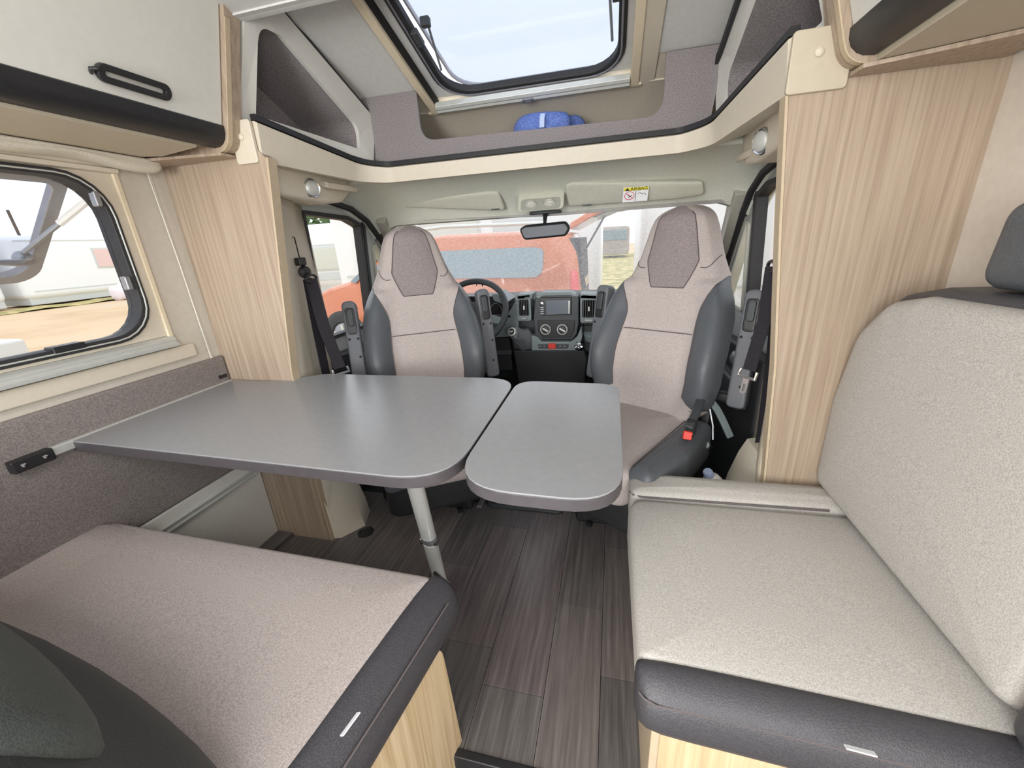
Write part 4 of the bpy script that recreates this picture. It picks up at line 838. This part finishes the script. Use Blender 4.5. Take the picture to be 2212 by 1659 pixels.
obj('bottle_body', lathe(nb(), [(.001, 0), (.03, .002), (.032, .01), (.032, .15), (.026, .17), (.012, .185), (.012, .2), (.001, .2)], b0, ax, 20), 'white', btl, smooth=True)
obj('cap', lathe(nb(), [(.016, .178), (.016, .20), (.012, .206), (.001, .206)], b0, ax, 16), 'lblue', btl, smooth=True)
for k in range(3): q = b0+ax*(.13+.012*k)+Vector((-.01, -.0325, 0)); obj('lettering_bar', tube(nb(), [q, q+Vector((.018, .0, .004))], .002, 4), 'redp', btl)
# ------------------------------------------------------------------ seat belts
def belt(side, label):
    t = thing('seat_belt', label, 'seat belt', (0, 0, 0))
    if side < 0:
        g0 = at(660, 595, X=-1.115); t.location = g0
        ad = at(649, 565, X=-1.115); sl = [at(632, 512, X=-1.115), at(636, 513, X=-1.115), ad]
        e1 = at(734, 795, X=-1.02); e2 = at(706, 815, X=-1.14); wd_ = (.5, 1, 0)
    else:
        g0 = at(1687, 565, X=.455); t.location = g0
        ad = at(1694, 522, X=.458); sl = [ad+Vector((0, 0, .03)), ad]
        e1 = at(1618, 800, X=.40); e2 = at(1641, 940, X=.47); wd_ = (-.5, 1, 0)
    obj('height_slot', tube(nb(), sl, .0022, 5), 'ink', t)
    obj('height_adjuster', B(tuple(ad-Vector((.012, .018, .014))), tuple(ad+Vector((.012, .018, .014)))), 'blk', t, bevel=.004)
    o2 = Vector((.022 if side < 0 else -.022, 0, 0))
    obj('belt_guide', lathe(nb(), [(.02, -.012), (.026, 0), (.02, .012), (.001, .016)], g0+Vector((0, 0, .012)), (1, 0, 0), 16), 'blk', t, smooth=True)
    gp = [g0+o2+Vector((0, .028*math.cos(R(a)), -.012+.014*math.sin(R(a)))) for a in range(0, 360, 30)]
    obj('guide_loop', tube(nb(), gp, .005, 6, True), 'blk', t, smooth=True)
    m = g0.lerp(e1, .5)+Vector((.0, 0, -.01))
    obj('webbing', ribbon(nb(), [g0+o2*.9+Vector((0, 0, -.012)), m, e1], .046, .0025, wd_), 'belt', t)
    obj('webbing', ribbon(nb(), [g0+o2*.2+Vector((0, 0, -.012)), g0.lerp(e2, .5), e2]+([e2+Vector((-.004, -.012, -.02))] if side > 0 else []), .046, .0025, (0, 1, 0)), 'belt', t)
    # tongue
    dn = (e1-g0).normalized(); w = Vector(wd_).normalized(); w = (w-dn*w.dot(dn)).normalized()
    obj('tongue_frame', tube(nb(), [e1+w*.03, e1+w*.032+dn*.022, e1-w*.03+dn*.022, e1-w*.03], .005, 6), 'chrome' if side > 0 else 'steel', t)
    obj('tongue_blade', frame(nb(), rr(-.011, .011, 0, .05, .006, 3), rr(-.005, .005, .02, .042, .003, 3), lambda x, y, z: e1+dn*(.022+y)+w*x+dn.cross(w)*z, -.0015, .0015), 'chrome' if side > 0 else 'steel', t)
belt(-1, 'black seat belt with tongue hanging on the pillar behind the driver seat')
belt(1, 'black seat belt with bright tongue hanging beside the passenger wood panel')
# ================================================================== TABLE
tb = thing('dinette_table', 'grey dining table with swing-out leaf on a silver folding leg', 'table', (-.8, .9, 0))
main = rpoly([(-1.40, .648), (-.32, .618), (-.302, .65), (-.302, 1.235), (-1.05, 1.235), (-1.20, 1.142), (-1.40, 1.142)], [.01, .14, .02, .10, .12, .12, .01], 8)
main = rpoly([(-1.40, .648), (-.302, .617), (-.302, 1.235), (-1.05, 1.235), (-1.20, 1.142), (-1.40, 1.142)], [.012, .13, .11, .12, .12, .01], 8)
obj('tabletop', prism(nb(), [(x, y, .716) for x, y in ccw(main)], (0, 0, .004)), 'tab', tb, bevel=.001)
obj('tabletop_edge', prism(nb(), [(x, y, .690) for x, y in ccw(main)], (0, 0, .026)), 'tabe', tb, bevel=.002)
leaf = rpoly([(-.296, .605), (.030, .600), (.028, 1.205), (-.294, 1.215)], [.13, .11, .07, .07], 8)
lf = obj('table_leaf', prism(nb(), [(x, y, .716) for x, y in ccw(leaf)], (0, 0, .004)), 'tab', tb, bevel=.001, label='grey swing-out table leaf')
obj('leaf_edge', prism(nb(), [(x, y, .690) for x, y in ccw(leaf)], (0, 0, .026)), 'tabe', lf, bevel=.002)
lt = at(884, 1000, Z=.69); lb = at(963, 1300, Z=0)
def elp(c, r1, r2, d):
    d = d.normalized(); u = d.cross(Vector((0, 1, 0))).normalized(); v = d.cross(u); return [c+u*r1*math.cos(R(a))+v*r2*math.sin(R(a)) for a in range(0, 360, 24)]
dd = lb-lt
obj('leg', loft(nb(), [elp(lt, .022, .017, dd), elp(lt+dd*.43, .022, .017, dd)]), 'alu', tb, smooth=True)
obj('leg', loft(nb(), [elp(lt+dd*.47, .022, .017, dd), elp(lb-dd.normalized()*.01, .022, .017, dd)]), 'alu', tb, smooth=True)
obj('leg_hinge', loft(nb(), [elp(lt+dd*.42, .0235, .0185, dd), elp(lt+dd*.455, .0235, .0185, dd)]), 'steel', tb, smooth=True)
obj('leg_hinge', tube(nb(), [lt+dd*.455+Vector((-.024, 0, 0)), lt+dd*.455+Vector((.024, 0, 0))], .013, 10), 'chrome', tb, smooth=True)
obj('leg_foot', lathe(nb(), [(.03, 0), (.03, .008), (.02, .014), (.001, .015)], (lb.x, lb.y, 0), (0, 0, 1), 18), 'chrome', tb, smooth=True)
obj('under_rail', B((-1.2, .85, .676), (-.1, .89, .690)), 'steel', tb, bevel=.002)
lk = at(967, 1262, Z=.30); obj('leg_lever', tube(nb(), [lk+Vector((-.05, .03, 0)), lk], .007, 8), 'chrome', tb, smooth=True)
# ================================================================== LEFT BENCH
def TI(x, y, z): return (x, y, z)
bn = thing('bench_box', 'light wood bench base panel beside the aisle, below the seat cushion', 'bench', (-.7, .3, 0))
side_poly = rpoly([(.0, -.04), (.575, -.04), (.56, .352), (.49, .36), (-.3, .36), (-.3, -.04)][0:6], [0, .0, .045, 0, 0, 0], 5)
def Tb(y, z): return (-.332-(.57-y)*.20, y, z)
sp_ = rpoly([(-.4, -.045), (.578, -.045), (.556, .360), (-.4, .36)], [0, 0, .05, 0], 6)
obj('side_panel', prism(nb(), [Tb(y, z) for y, z in sp_], (-.018, .003, 0)), wood('bench_wood', (176, 150, 112), (204, 180, 142), (222, 202, 168)), bn, bevel=.0015)
obj('carcass', B((XL+.03, -.4, -.04), (-.56, .52, .33)), 'woodr', bn)
sc1 = thing('bench_seat_cushion', 'grey fabric seat cushion with charcoal leather edge on the bench near the window', 'cushion', (-.8, .4, .34))
edgeF = [(-.30, .640), (-.345, .30), (-.44, -.12)]
# fabric slab
fs_ = rpoly([(-1.40, .664), (-.372, .642), (-.405, .30), (-.50, -.12), (-1.40, -.12)], [.022, .024, .05, .024, .024], 5)
fo = obj('fabric_cover', pillow(nb(), fs_, .345, .450, .016, TI, .006, 4), 'fab', sc1, smooth=True)
# bolster bump at the wall side
obj('wall_roll', loft(nb(), [[(-1.402, y, .43), (-1.402, y, .462-d), (-1.37, y, .468-d), (-1.32, y, .460-d), (-1.25, y, .4515-d*.5), (-1.25, y, .43)] for y, d in ((-.12, 0), (.3, 0), (.55, 0), (.63, .003), (.655, .02))]), 'fab', sc1, smooth=True)
# leather edge
rows = []
pr = [(-.052, .449), (-.030, .454), (-.010, .450), (.012, .436), (.026, .414), (.033, .388), (.031, .362), (.020, .340), (.0, .328), (-.05, .330), (-.052, .40)]
ep = [(-.352, .652, .55), (-.35, .640, .95), (-.357, .60, 1), (-.383, .42, 1), (-.408, .26, 1), (-.43, .10, 1), (-.48, -.12, 1)]
for x, y, k in ep:
    rows.append([(x+a*k+.012*(1-k)*-1+.006, y+.2*0+a*-.1, .39+(z-.39)*(k if k > .6 else .75)) for a, z in pr])
obj('leather_edge', loft(nb(), rows), 'lea', sc1, smooth='n', sub=1, label='charcoal leather front edge')
obj('edge_seam', tube(nb(), [(x+.024*k+.006, y-.003, .425) for x, y, k in ep[2:]], .0018, 5), 'pipe', sc1)
q0, q1 = at(662, 1540, X=-.398), at(734, 1590, X=-.388)
ta = at(770, 1538, X=-.37); tb_ = at(733, 1588, X=-.375)
obj('care_tag', ribbon(nb(), [ta+Vector((.004, 0, 0)), tb_+Vector((.004, 0, 0))], .008, .002, (1, 0, .6)), 'prt', sc1, label='small white care tag in the seam')
# backrest
bb = thing('bench_back_cushion', 'dark leather bench backrest cushion with a green-grey upper part, nearest the viewer', 'cushion', (-.9, .2, .46))
bmr = nb(); rows = []
for z, yf, dx in ((.462, .285, 0), (.50, .300, 0), (.54, .292, 0), (.58, .268, .0), (.62, .235, 0), (.68, .205, 0), (.76, .175, -.02), (.80, .15, -.04), (.81, .10, -.06)):
    x1 = -.43+dx; rows.append([(-1.38, yf+.03, z), (-1.1, yf+.025, z), (-.8, yf-.005, z), (-.6, yf-.045, z), (x1-.05, yf-.075, z), (x1-.01, yf-.10, z), (x1, yf-.14, z), (x1-.02, yf-.19, z), (-.6, yf-.20, z), (-1.38, yf-.16, z)])
obj('cover', loft(bmr, rows), leather('leather_back', (62, 66, 66), (48, 51, 51), .5), bb, smooth='n', sub=1)
rows = []
for z, yf in ((.47, .165), (.49, .235), (.60, .245), (.65, .262), (.70, .250), (.76, .222), (.80, .19), (.815, .15)):
    rows.append([(-1.30, yf-.01, z), (-1.2, yf+.01, z), (-.95, yf+.002, z), (-.72, yf-.035, z), (-.62, yf-.06, z), (-.54, yf-.085, z), (-.51, yf-.12, z), (-.53, yf-.16, z), (-.72, yf-.17, z), (-1.3, yf-.15, z)])
obj('upper_cushion', loft(nb(), rows), leather('leather_head', (84, 90, 88), (64, 69, 67), .55), bb, smooth='n', sub=1, label='green-grey leather upper cushion')
# ================================================================== RIGHT SOFA
sb_ = thing('sofa_box', 'light wood sofa base box under the side sofa', 'sofa base', (.4, .8, 0))
obj('end_panel', prism(nb(), [(x, .525, z) for x, z in [(.10, -.045), (XR, -.045), (XR, .33), (.10, .33)]], (0, .018, 0)), 'woodr', sb_, bevel=.002)
obj('front_panel', B((.092, .52, 0), (.108, 1.13, .33)), 'edge', sb_, bevel=.003)
obj('carcass', B((.109, .545, 0), (XR, 1.13, .325)), 'dk', sb_)
ss = thing('sofa_seat_cushion', 'light grey fabric sofa seat cushion with dark leather end', 'cushion', (.3, .75, .33))
so = rpoly([(.062, .530), (.735, .500), (.735, 1.018), (.058, 1.010)], [.026, .026, .03, .055], 6)
obj('fabric_cover', pillow(nb(), so, .335, .450, .020, TI, .007), 'fabs', ss, smooth=True)
rows = []
pr2 = [(.048, .449), (.024, .454), (.002, .448), (-.020, .432), (-.032, .408), (-.034, .382), (-.026, .352), (-.008, .334), (.02, .328), (.048, .332), (.048, .40)]
for x, y, k in ((.056, .512, .45), (.064, .504, .88), (.085, .498, 1), (.2, .496, 1), (.35, .490, 1), (.52, .484, 1), (.70, .476, 1), (.74, .476, 1)):
    rows.append([(x, y+a*k+.01*(1-k), .39+(z-.39)*(k if k > .5 else .8)) for a, z in pr2])
obj('leather_edge', loft(nb(), rows), 'lea', ss, smooth='n', sub=1, label='dark leather end border')
obj('edge_seam', tube(nb(), [(.062, .490, .425), (.070, .482, .424), (.088, .476, .4225), (.2, .4735, .4225), (.35, .4675, .4225), (.52, .4615, .4225), (.70, .4535, .4225)], .0018, 5), 'pipe', ss)
obj('care_tag', ribbon(nb(), [at(1826, 1613, Y=.458), at(1892, 1630, Y=.456)], .008, .002, (0, -1, .4)), 'prt', ss, label='small white care tag in the seam')
sbq = thing('sofa_front_bolster', 'narrow light grey fabric bolster at the cab end of the sofa', 'cushion', (.3, 1.08, .33))
bo2 = rpoly([(.066, 1.016), (.735, 1.028), (.735, 1.140), (.064, 1.135)], [.032, .032, .032, .045], 6)
obj('fabric_cover', pillow(nb(), bo2, .335, .462, .024, TI, .008), 'fabs', sbq, smooth=True)
obj('piping', tube(nb(), [(.066, 1.05, .440), (.074, 1.028, .446), (.10, 1.016, .448), (.3, 1.019, .450), (.56, 1.024, .452)], .003, 6), 'pipe', sbq)
# backrest
sk2 = thing('sofa_back_cushion', 'large light grey sofa back cushion with dark leather top and side', 'cushion', (.65, .8, .46))
bo3 = rpoly([(.525, .465), (1.146, .465), (1.160, .72), (1.125, .90), (1.045, .985), (.95, 1.008), (.525, 1.02)], [.045, .045, .1, .10, .07, .06, .045], 6)
TB = lambda y, z, w: (.575-w+(0 if z < .5 else .0)+.02*max(0, z-.46), y, z)
obj('fabric_cover', pillow(nb(), bo3, -.09, .012, .030, TB, .010, 4, .004), 'fabs', sk2, smooth=True)
bo4 = rpoly([(.36, .462), (1.150, .462), (1.164, .72), (1.135, .905), (1.055, .998), (.95, 1.025), (.36, 1.035)], [.03, .03, .1, .12, .06, .06, .03], 6)
obj('leather_shell', pillow(nb(), bo4, -.165, -.02, .02, TB, 0, 3), 'lea', sk2, smooth=True, label='dark leather top and side')
bo5 = rr(.36, .522, .455, 1.02, .03, 4)
obj('leather_end', pillow(nb(), bo5, -.08, .022, .028, TB, .004), 'lea', sk2, smooth=True, label='dark leather rear border')
hr = thing('wall_head_cushion', 'black leather head cushion on the wall above the sofa back', 'cushion', (.7, .7, 1.02))
obj('cover', pillow(nb(), rr(.35, .90, 1.03, 1.175, .035, 5), 0, .125, .03, lambda y, z, w: (XR-w-.004+.3*(z-1.025)*0, y-max(0, z-1.025)*.10, z), .006), 'leac', hr, smooth=True)
# round knob on the rear of the strip above
tag(obj('round_cover', lathe(nb(), [(.03, 0), (.028, .004), (.001, .008)], at(2165, 58, Y=1.075), (0, -.3, -1), 18), 'bei', smooth=True), 'cream round cap under the sofa-side overhead cabinet', 'cap')
obj('bottom_board', B((.49, -.5, 1.446), (XR-.001, 1.096, 1.464)), 'beid', cabr, bevel=.002)
# ================================================================== OUTSIDE
def gh(x, y):
    h = -.47
    if x < -3: h += min(1, (-x-3)/19)**1.0*.22
    return h
rows = [[(x, y, gh(x, y)+.015*math.sin(x*1.3+y)*math.sin(y*.9)) for y in [-30+4*j for j in range(30)]] for x in [-70+4*i for i in range(36)]]
tag(obj('ground', loft(nb(), rows, False, False), 'dirt', smooth='n'), 'pale sandy dirt ground of the lot outside', 'ground', None, 'structure')
gr = tag(obj('grass_strip', loft(nb(), [[(-21.95+w, y, gh(-22.6+w, y)+.03+.03*math.sin(y*3+w)) for y in [4+.5*k for k in range(30)]] for w in (0, .5, 1.0, 1.6)], False, False), 'grass', smooth='n'), 'dry grass strip growing along the caravan foot', 'grass', None, 'stuff')
tag(obj('grass_lane', loft(nb(), [[(x, y, -.435) for y in (7.4, 9, 14, 20, 40)] for x in (-1.6, .2, 2.2)], False, False), 'grass', smooth='n'), 'yellowed grass lane between the white vehicles ahead', 'grass', None, 'stuff')
def rv(name, label, x0, x1, y0, y1, z0, z1, wins, axis, bands=(), mat='rv', roundy=.25, cat='caravan'):
    t = thing(name, label, cat, ((x0+x1)/2, (y0+y1)/2, z0))
    obj('body', B((x0, y0, z0+.3), (x1, y1, z1)), mat, t, bevel=roundy, seg=4)
    obj('skirt', B((x0+.1, y0+.1, z0+.12), (x1-.1, y1-.1, z0+.5)), 'rvg', t, bevel=.03)
    for (a, b, c, d, mt_) in wins:
        if axis == 'x': lo, hi = (x1-.01, a, c), (x1+.03, b, d)
        else: lo, hi = (a, y0-.03, c), (b, y0+.01, d)
        f = obj('window', B(tuple(v-(.05 if i != (0 if axis == 'x' else 1) else 0) for i, v in enumerate(lo)), tuple(v+(.05 if i != (0 if axis == 'x' else 1) else 0) for i, v in enumerate(hi))), 'rvg', t, bevel=.012)
        if axis == 'x': obj('pane', B((x1+.02, a, c), (x1+.045, b, d)), mt_, f, bevel=.01)
        else: obj('pane', B((a, y0-.045, c), (b, y0-.02, d)), mt_, f, bevel=.01)
    for (c, d, mt_) in bands:
        if axis == 'x': obj('band', B((x1-.005, y0+.3, c), (x1+.015, y1-.3, d)), mt_, t)
        else: obj('band', B((x0+.3, y0-.015, c), (x1-.3, y0+.005, d)), mt_, t)
    for k in (.35, .62):
        if axis == 'x': c = (x1-.15, y0+(y1-y0)*k, z0+.33); axd = (1, 0, 0)
        else: c = (x0+(x1-x0)*k, y0+.15, z0+.33); axd = (0, -1, 0)
        obj('wheel', lathe(nb(), [(.33, -.2), (.33, 0), (.2, .02), (.001, .02)], c, axd, 20), 'tyre', t)
    return t
rv('caravan', 'long white caravan with a pink curtained window across the dirt lot', -24.3, -22, 10.9, 18.2, -.30, 2.42, [(13.6, 15.0, 1.1, 1.85, 'rvp')], 'x', [(.32, .36, 'rvg'), (2.2, 2.24, 'rvg')])
rv('caravan', 'white caravan with grey windows seen through the open window pane', -24.5, -22.2, 3.6, 10.5, -.30, 2.45, [(9.3, 10.0, .9, 1.6, 'rvg'), (6.2, 8.2, .9, 1.6, 'rvw')], 'x', [(.4, .5, 'rvg')])
pb_ = at(272, 640, X=-20.6); 
bgt = tag(obj('plastic_bag', pillow(nb(), rr(-.45, .45, -.32, .32, .2, 5), 0, .62, .28, lambda x, y, z: (-20.2+y+z*.1, 12.95+x*(1-z*.6)+.04*math.sin(z*9), gh(-20.8, 13)+z+.04*math.sin(x*11)), .08), 'bag', smooth=True), 'white plastic bag lying on the dirt before the caravan', 'bag')
ag = thing('utility_box', 'pale grey low box standing on the dirt close below the window', 'box', (-6, 1.75, gh(-6, 2)))
q = at(18, 770, Z=gh(-5, 2)+.2)
obj('case', B((q.x-.35, q.y-.5, gh(q.x, q.y)), (q.x+.25, q.y+.18, gh(q.x, q.y)+.42)), 'rvg', ag, bevel=.05, seg=3)
# vehicles ahead
rv('motorhome', 'white motorhome with a beige curtained window beyond the driver door', -13.5, -7.5, 12.0, 14.3, -.42, 2.05, [(-9.9, -8.15, .62, 1.28, 'rvw')], 'y', [(1.36, 1.40, 'rvg'), (.28, .52, 'rvg')], roundy=.45, cat='motorhome')
rv('motorhome', 'white motorhome standing behind the orange car', -6.9, -.28, 9.3, 11.6, -.45, 2.6, [(-4.4, -3.0, 1.25, 1.75, 'rvw'), (-2.6, -1.5, 1.25, 1.6, 'rvg')], 'y', [(1.9, 1.95, 'rvg'), (.5, .56, 'rvg')], roundy=.2, cat='motorhome')
rv('caravan', 'plain white caravan end at the passenger side of the windscreen', .44, 4.8, 7.6, 9.8, -.45, 2.6, [], 'y', [(.2, .24, 'rvg')], roundy=.12)
rv('caravan', 'tall white caravan flank past the passenger door window', 3.2, 5.5, .8, 5.6, -.45, 2.6, [], 'y', [], roundy=.2)
# dark parked van and stone wall far down the grass lane
dv = thing('parked_van', 'dark van far away at the end of the grass lane', 'van', (.05, 32, -.47))
obj('body', B((-1.0, 32, -.2), (1.1, 36, 1.75)), 'wallx', dv, bevel=.25, seg=3); obj('windscreen', B((-.8, 31.95, .8), (.9, 32.02, 1.5)), 'cargl', dv, bevel=.02)
obj('bumper', B((-.95, 31.85, -.2), (1.05, 32.1, .2)), 'wallx', dv, bevel=.05)
# orange car
CYy = 5.6
def c3(px, py): p = at(px, py, Y=CYy); return p
car = thing('orange_car', 'orange family car with raised tailgate parked across the windscreen', 'car', (-2.6, CYy, -.47))
X0, X1 = -4.95, -.42
gz = -.47
prof_ = [(X0+.0, .0), (X0+.02, .28), (X0+.12, .45), (X0+.55, .62), (X0+.92, .70), (X0+1.55, 1.16), (X0+1.9, 1.25), (X0+2.6, 1.30), (X1-.4, 1.27), (X1-.12, 1.22), (X1-.03, .9), (X1+.02, .5), (X1+.02, .0)]
pf3 = rpoly([(x, z) for x, z in prof_], [.05, .08, .1, .1, .15, .25, .3, .5, .2, .08, .1, .05, .03], 4)
secs = []
for w, ins_ in ((0, .10), (.06, .02), (.16, 0), (1.55, 0), (1.65, .02), (1.71, .10)):
    secs.append([(x+(ins_ if x < -2.6 else -ins_), CYy+.0+w+max(0, z-.62)*.18*(1 if w < .8 else -1), z-ins_*.5) for x, z in pf3])
obj('body', loft(nb(), secs), 'orange', car, smooth=True)
def cside(name, pts, mat, par=car, d=.012, rad=.05):
    pp = rpoly(pts, rad, 4); bm = nb()
    prism(bm, [(x, CYy-.012+max(0, z-.62)*.18, z) for x, z in pp], (0, .03, 0)); return obj(name, bm, mat, par)
WA, WB = at(950, 545, Y=CYy+.05), at(1172, 608, Y=CYy+.02)
cside('rear_side_window', [(WA.x-.25, .70), (WB.x, .665), (WB.x+.02, 1.03), (WB.x-.1, 1.06), (WA.x-.25, 1.08)], 'cargl', rad=.15)
cside('front_side_window', [(X0+1.15, .68), (WA.x-.40, .69), (WA.x-.40, 1.10), (X0+1.85, 1.12), (X0+1.68, 1.06)], 'cargl', rad=.03)
cside('front_quarter_window', [(X0+1.0, .70), (X0+1.1, .68), (X0+1.50, 1.02), (X0+1.45, 1.02)], 'cargl', rad=.01)
for wx in (X0+.75, X1-.85):
    obj('wheel_arch', lathe(nb(), [(.39, -.05), (.39, .0), (.31, .012), (.001, .012)], (wx, CYy, -.13), (0, -1, 0), 28), 'carb', car)
    wh = obj('wheel', lathe(nb(), [(.33, -.1), (.335, .02), (.31, .045), (.22, .05), (.21, .03), (.001, .03)], (wx, CYy, -.13), (0, -1, 0), 28), 'tyre', car, smooth=True)
    obj('hubcap', lathe(nb(), [(.20, .03), (.18, .045), (.06, .055), (.001, .05)], (wx, CYy, -.13), (0, -1, 0), 16), 'steel', wh, smooth=True)
    for k in range(5): a = R(72*k+20); obj('spoke', ribbon(nb(), [Vector((wx+.04*math.cos(a), CYy-.06, -.13+.04*math.sin(a))), Vector((wx+.18*math.cos(a), CYy-.055, -.13+.18*math.sin(a)))], .05, .012, (-math.sin(a), 0, math.cos(a))), 'alu', wh)
obj('head_lamp', lathe(nb(), [(.09, 0), (.08, .03), (.001, .05)], (X0+.16, CYy+.06, .36), (-.6, -1, 0), 16), 'lens', car, smooth=True)
cside('side_reflector', [(X0+.95, .28), (X0+1.05, .28), (X0+1.05, .32), (X0+.95, .32)], 'lens', rad=.01)
cside('tail_lamp', [(X1-.14, .40), (X1-.02, .40), (X1-.04, .72), (X1-.12, .75)], 'tail', rad=.02)
cside('door_line', [(WA.x-.36, .0), (WA.x-.35, .0), (WA.x-.35, 1.15), (WA.x-.36, 1.15)], 'carb', rad=.001)
cside('sill_trim', [(X0+1.2, -.22), (X1-1.3, -.22), (X1-1.3, -.10), (X0+1.2, -.10)], 'carb', rad=.02)
obj('roof_rail', tube(nb(), [(X0+1.7, CYy+.14, 1.27), (X0+1.9, CYy+.13, 1.36), (X0+2.6, CYy+.13, 1.40), (X1-.5, CYy+.13, 1.36), (X1-.25, CYy+.14, 1.27)], .025, 8), 'alu', car, smooth=True)
obj('rear_opening', prism(nb(), [(X1-.06, CYy+.16, .05), (X1+.04, CYy+.16, .05), (X1-.02, CYy+.22, 1.15), (X1-.10, CYy+.22, 1.15)], (0, 1.38, 0)), 'carb', car)
obj('rear_pillar_trim', prism(nb(), [(X1-.10, CYy+.03, .02), (X1+.10, CYy+.06, .02), (X1+.06, CYy+.1, .55), (X1-.10, CYy+.14, 1.15), (X1-.17, CYy+.13, 1.15)], (0, .05, 0)), 'carb', car)
tg0, tg1, tg2 = Vector((X1-.15, CYy+.1, 1.25)), Vector((X1+.45, CYy+.1, 1.50)), Vector((X1+1.12, CYy+.1, 1.52))
tg = [tg0, tg0.lerp(tg1, .5)+Vector((0, 0, .02)), tg1, tg1.lerp(tg2, .5)+Vector((0, 0, .03)), tg2]
obj('tailgate', loft(nb(), [[p, p+Vector((0, 1.45, 0)), p+Vector((0, 1.45, .09)), p+Vector((0, 0, .09))] for p in tg]), 'orange', car, bevel=.02)
obj('tailgate_glass', loft(nb(), [[p+Vector((0, .12, -.015)), p+Vector((0, 1.33, -.015)), p+Vector((0, 1.33, .0)), p+Vector((0, .12, .0))] for p in tg[1:4]]), 'cargl', car)
obj('gas_strut', tube(nb(), [(X1-.05, CYy+.12, .82), (X1+.30, CYy+.12, 1.40)], .014, 6), 'carb', car)
obj('rear_bumper', B((X1-.1, CYy+.02, -.25), (X1+.14, CYy+1.68, .12)), 'carb', car, bevel=.05, seg=3)
# trees
def tree(x, y, h, lab, r=1.6):
    t = thing('tree', lab, 'tree', (x, y, gh(x, y)), group=None)
    obj('trunk', tube(nb(), [(x, y, gh(x, y)), (x+.1, y, gh(x, y)+h*.45), (x, y+.1, gh(x, y)+h*.8)], [.16, .12, .05], 8), 'bark', t)
    bm = nb(); rnd = random.Random(int(x*10))
    for k in range(260):
        a = rnd.uniform(0, 6.28); b = rnd.uniform(-1, 1); rad_ = r*(.55+.45*rnd.random()); c = Vector((x+math.cos(a)*math.sqrt(1-b*b)*rad_, y+math.sin(a)*math.sqrt(1-b*b)*rad_, gh(x, y)+h*.75+b*rad_*.75))
        s_ = rnd.uniform(.12, .26); u = Vector((rnd.uniform(-1, 1), rnd.uniform(-1, 1), rnd.uniform(-1, 1))).normalized(); v = u.orthogonal().normalized()
        bm.faces.new([bm.verts.new(c+u*s_), bm.verts.new(c+v*s_), bm.verts.new(c-u*s_), bm.verts.new(c-v*s_)])
    o = obj('foliage', bm, 'leaf', t); o['kind'] = 'stuff'
tree(-13.2, 17.5, 3.3, 'green leafy tree above the motorhome beyond the driver door', 1.5)
tree(3.6, 16.5, 2.2, 'small green bush tree seen through the passenger quarter window', 1.1)
for i, (x, y, h) in enumerate(((-40, 16, 7.5), (-42, 22, 8.5), (-38, 27, 6.5))):
    t = thing('utility_pole', ['thin bare pole behind the caravan, first from the open pane', 'slim leaning pole rising behind the caravan roof', 'short dark pole behind the caravan roof'][i], 'pole', (x, y, 0))
    obj('mast', tube(nb(), [(x, y, -.3), (x-.3*(i == 1), y, h*.62)], .09, 6), 'bark', t)
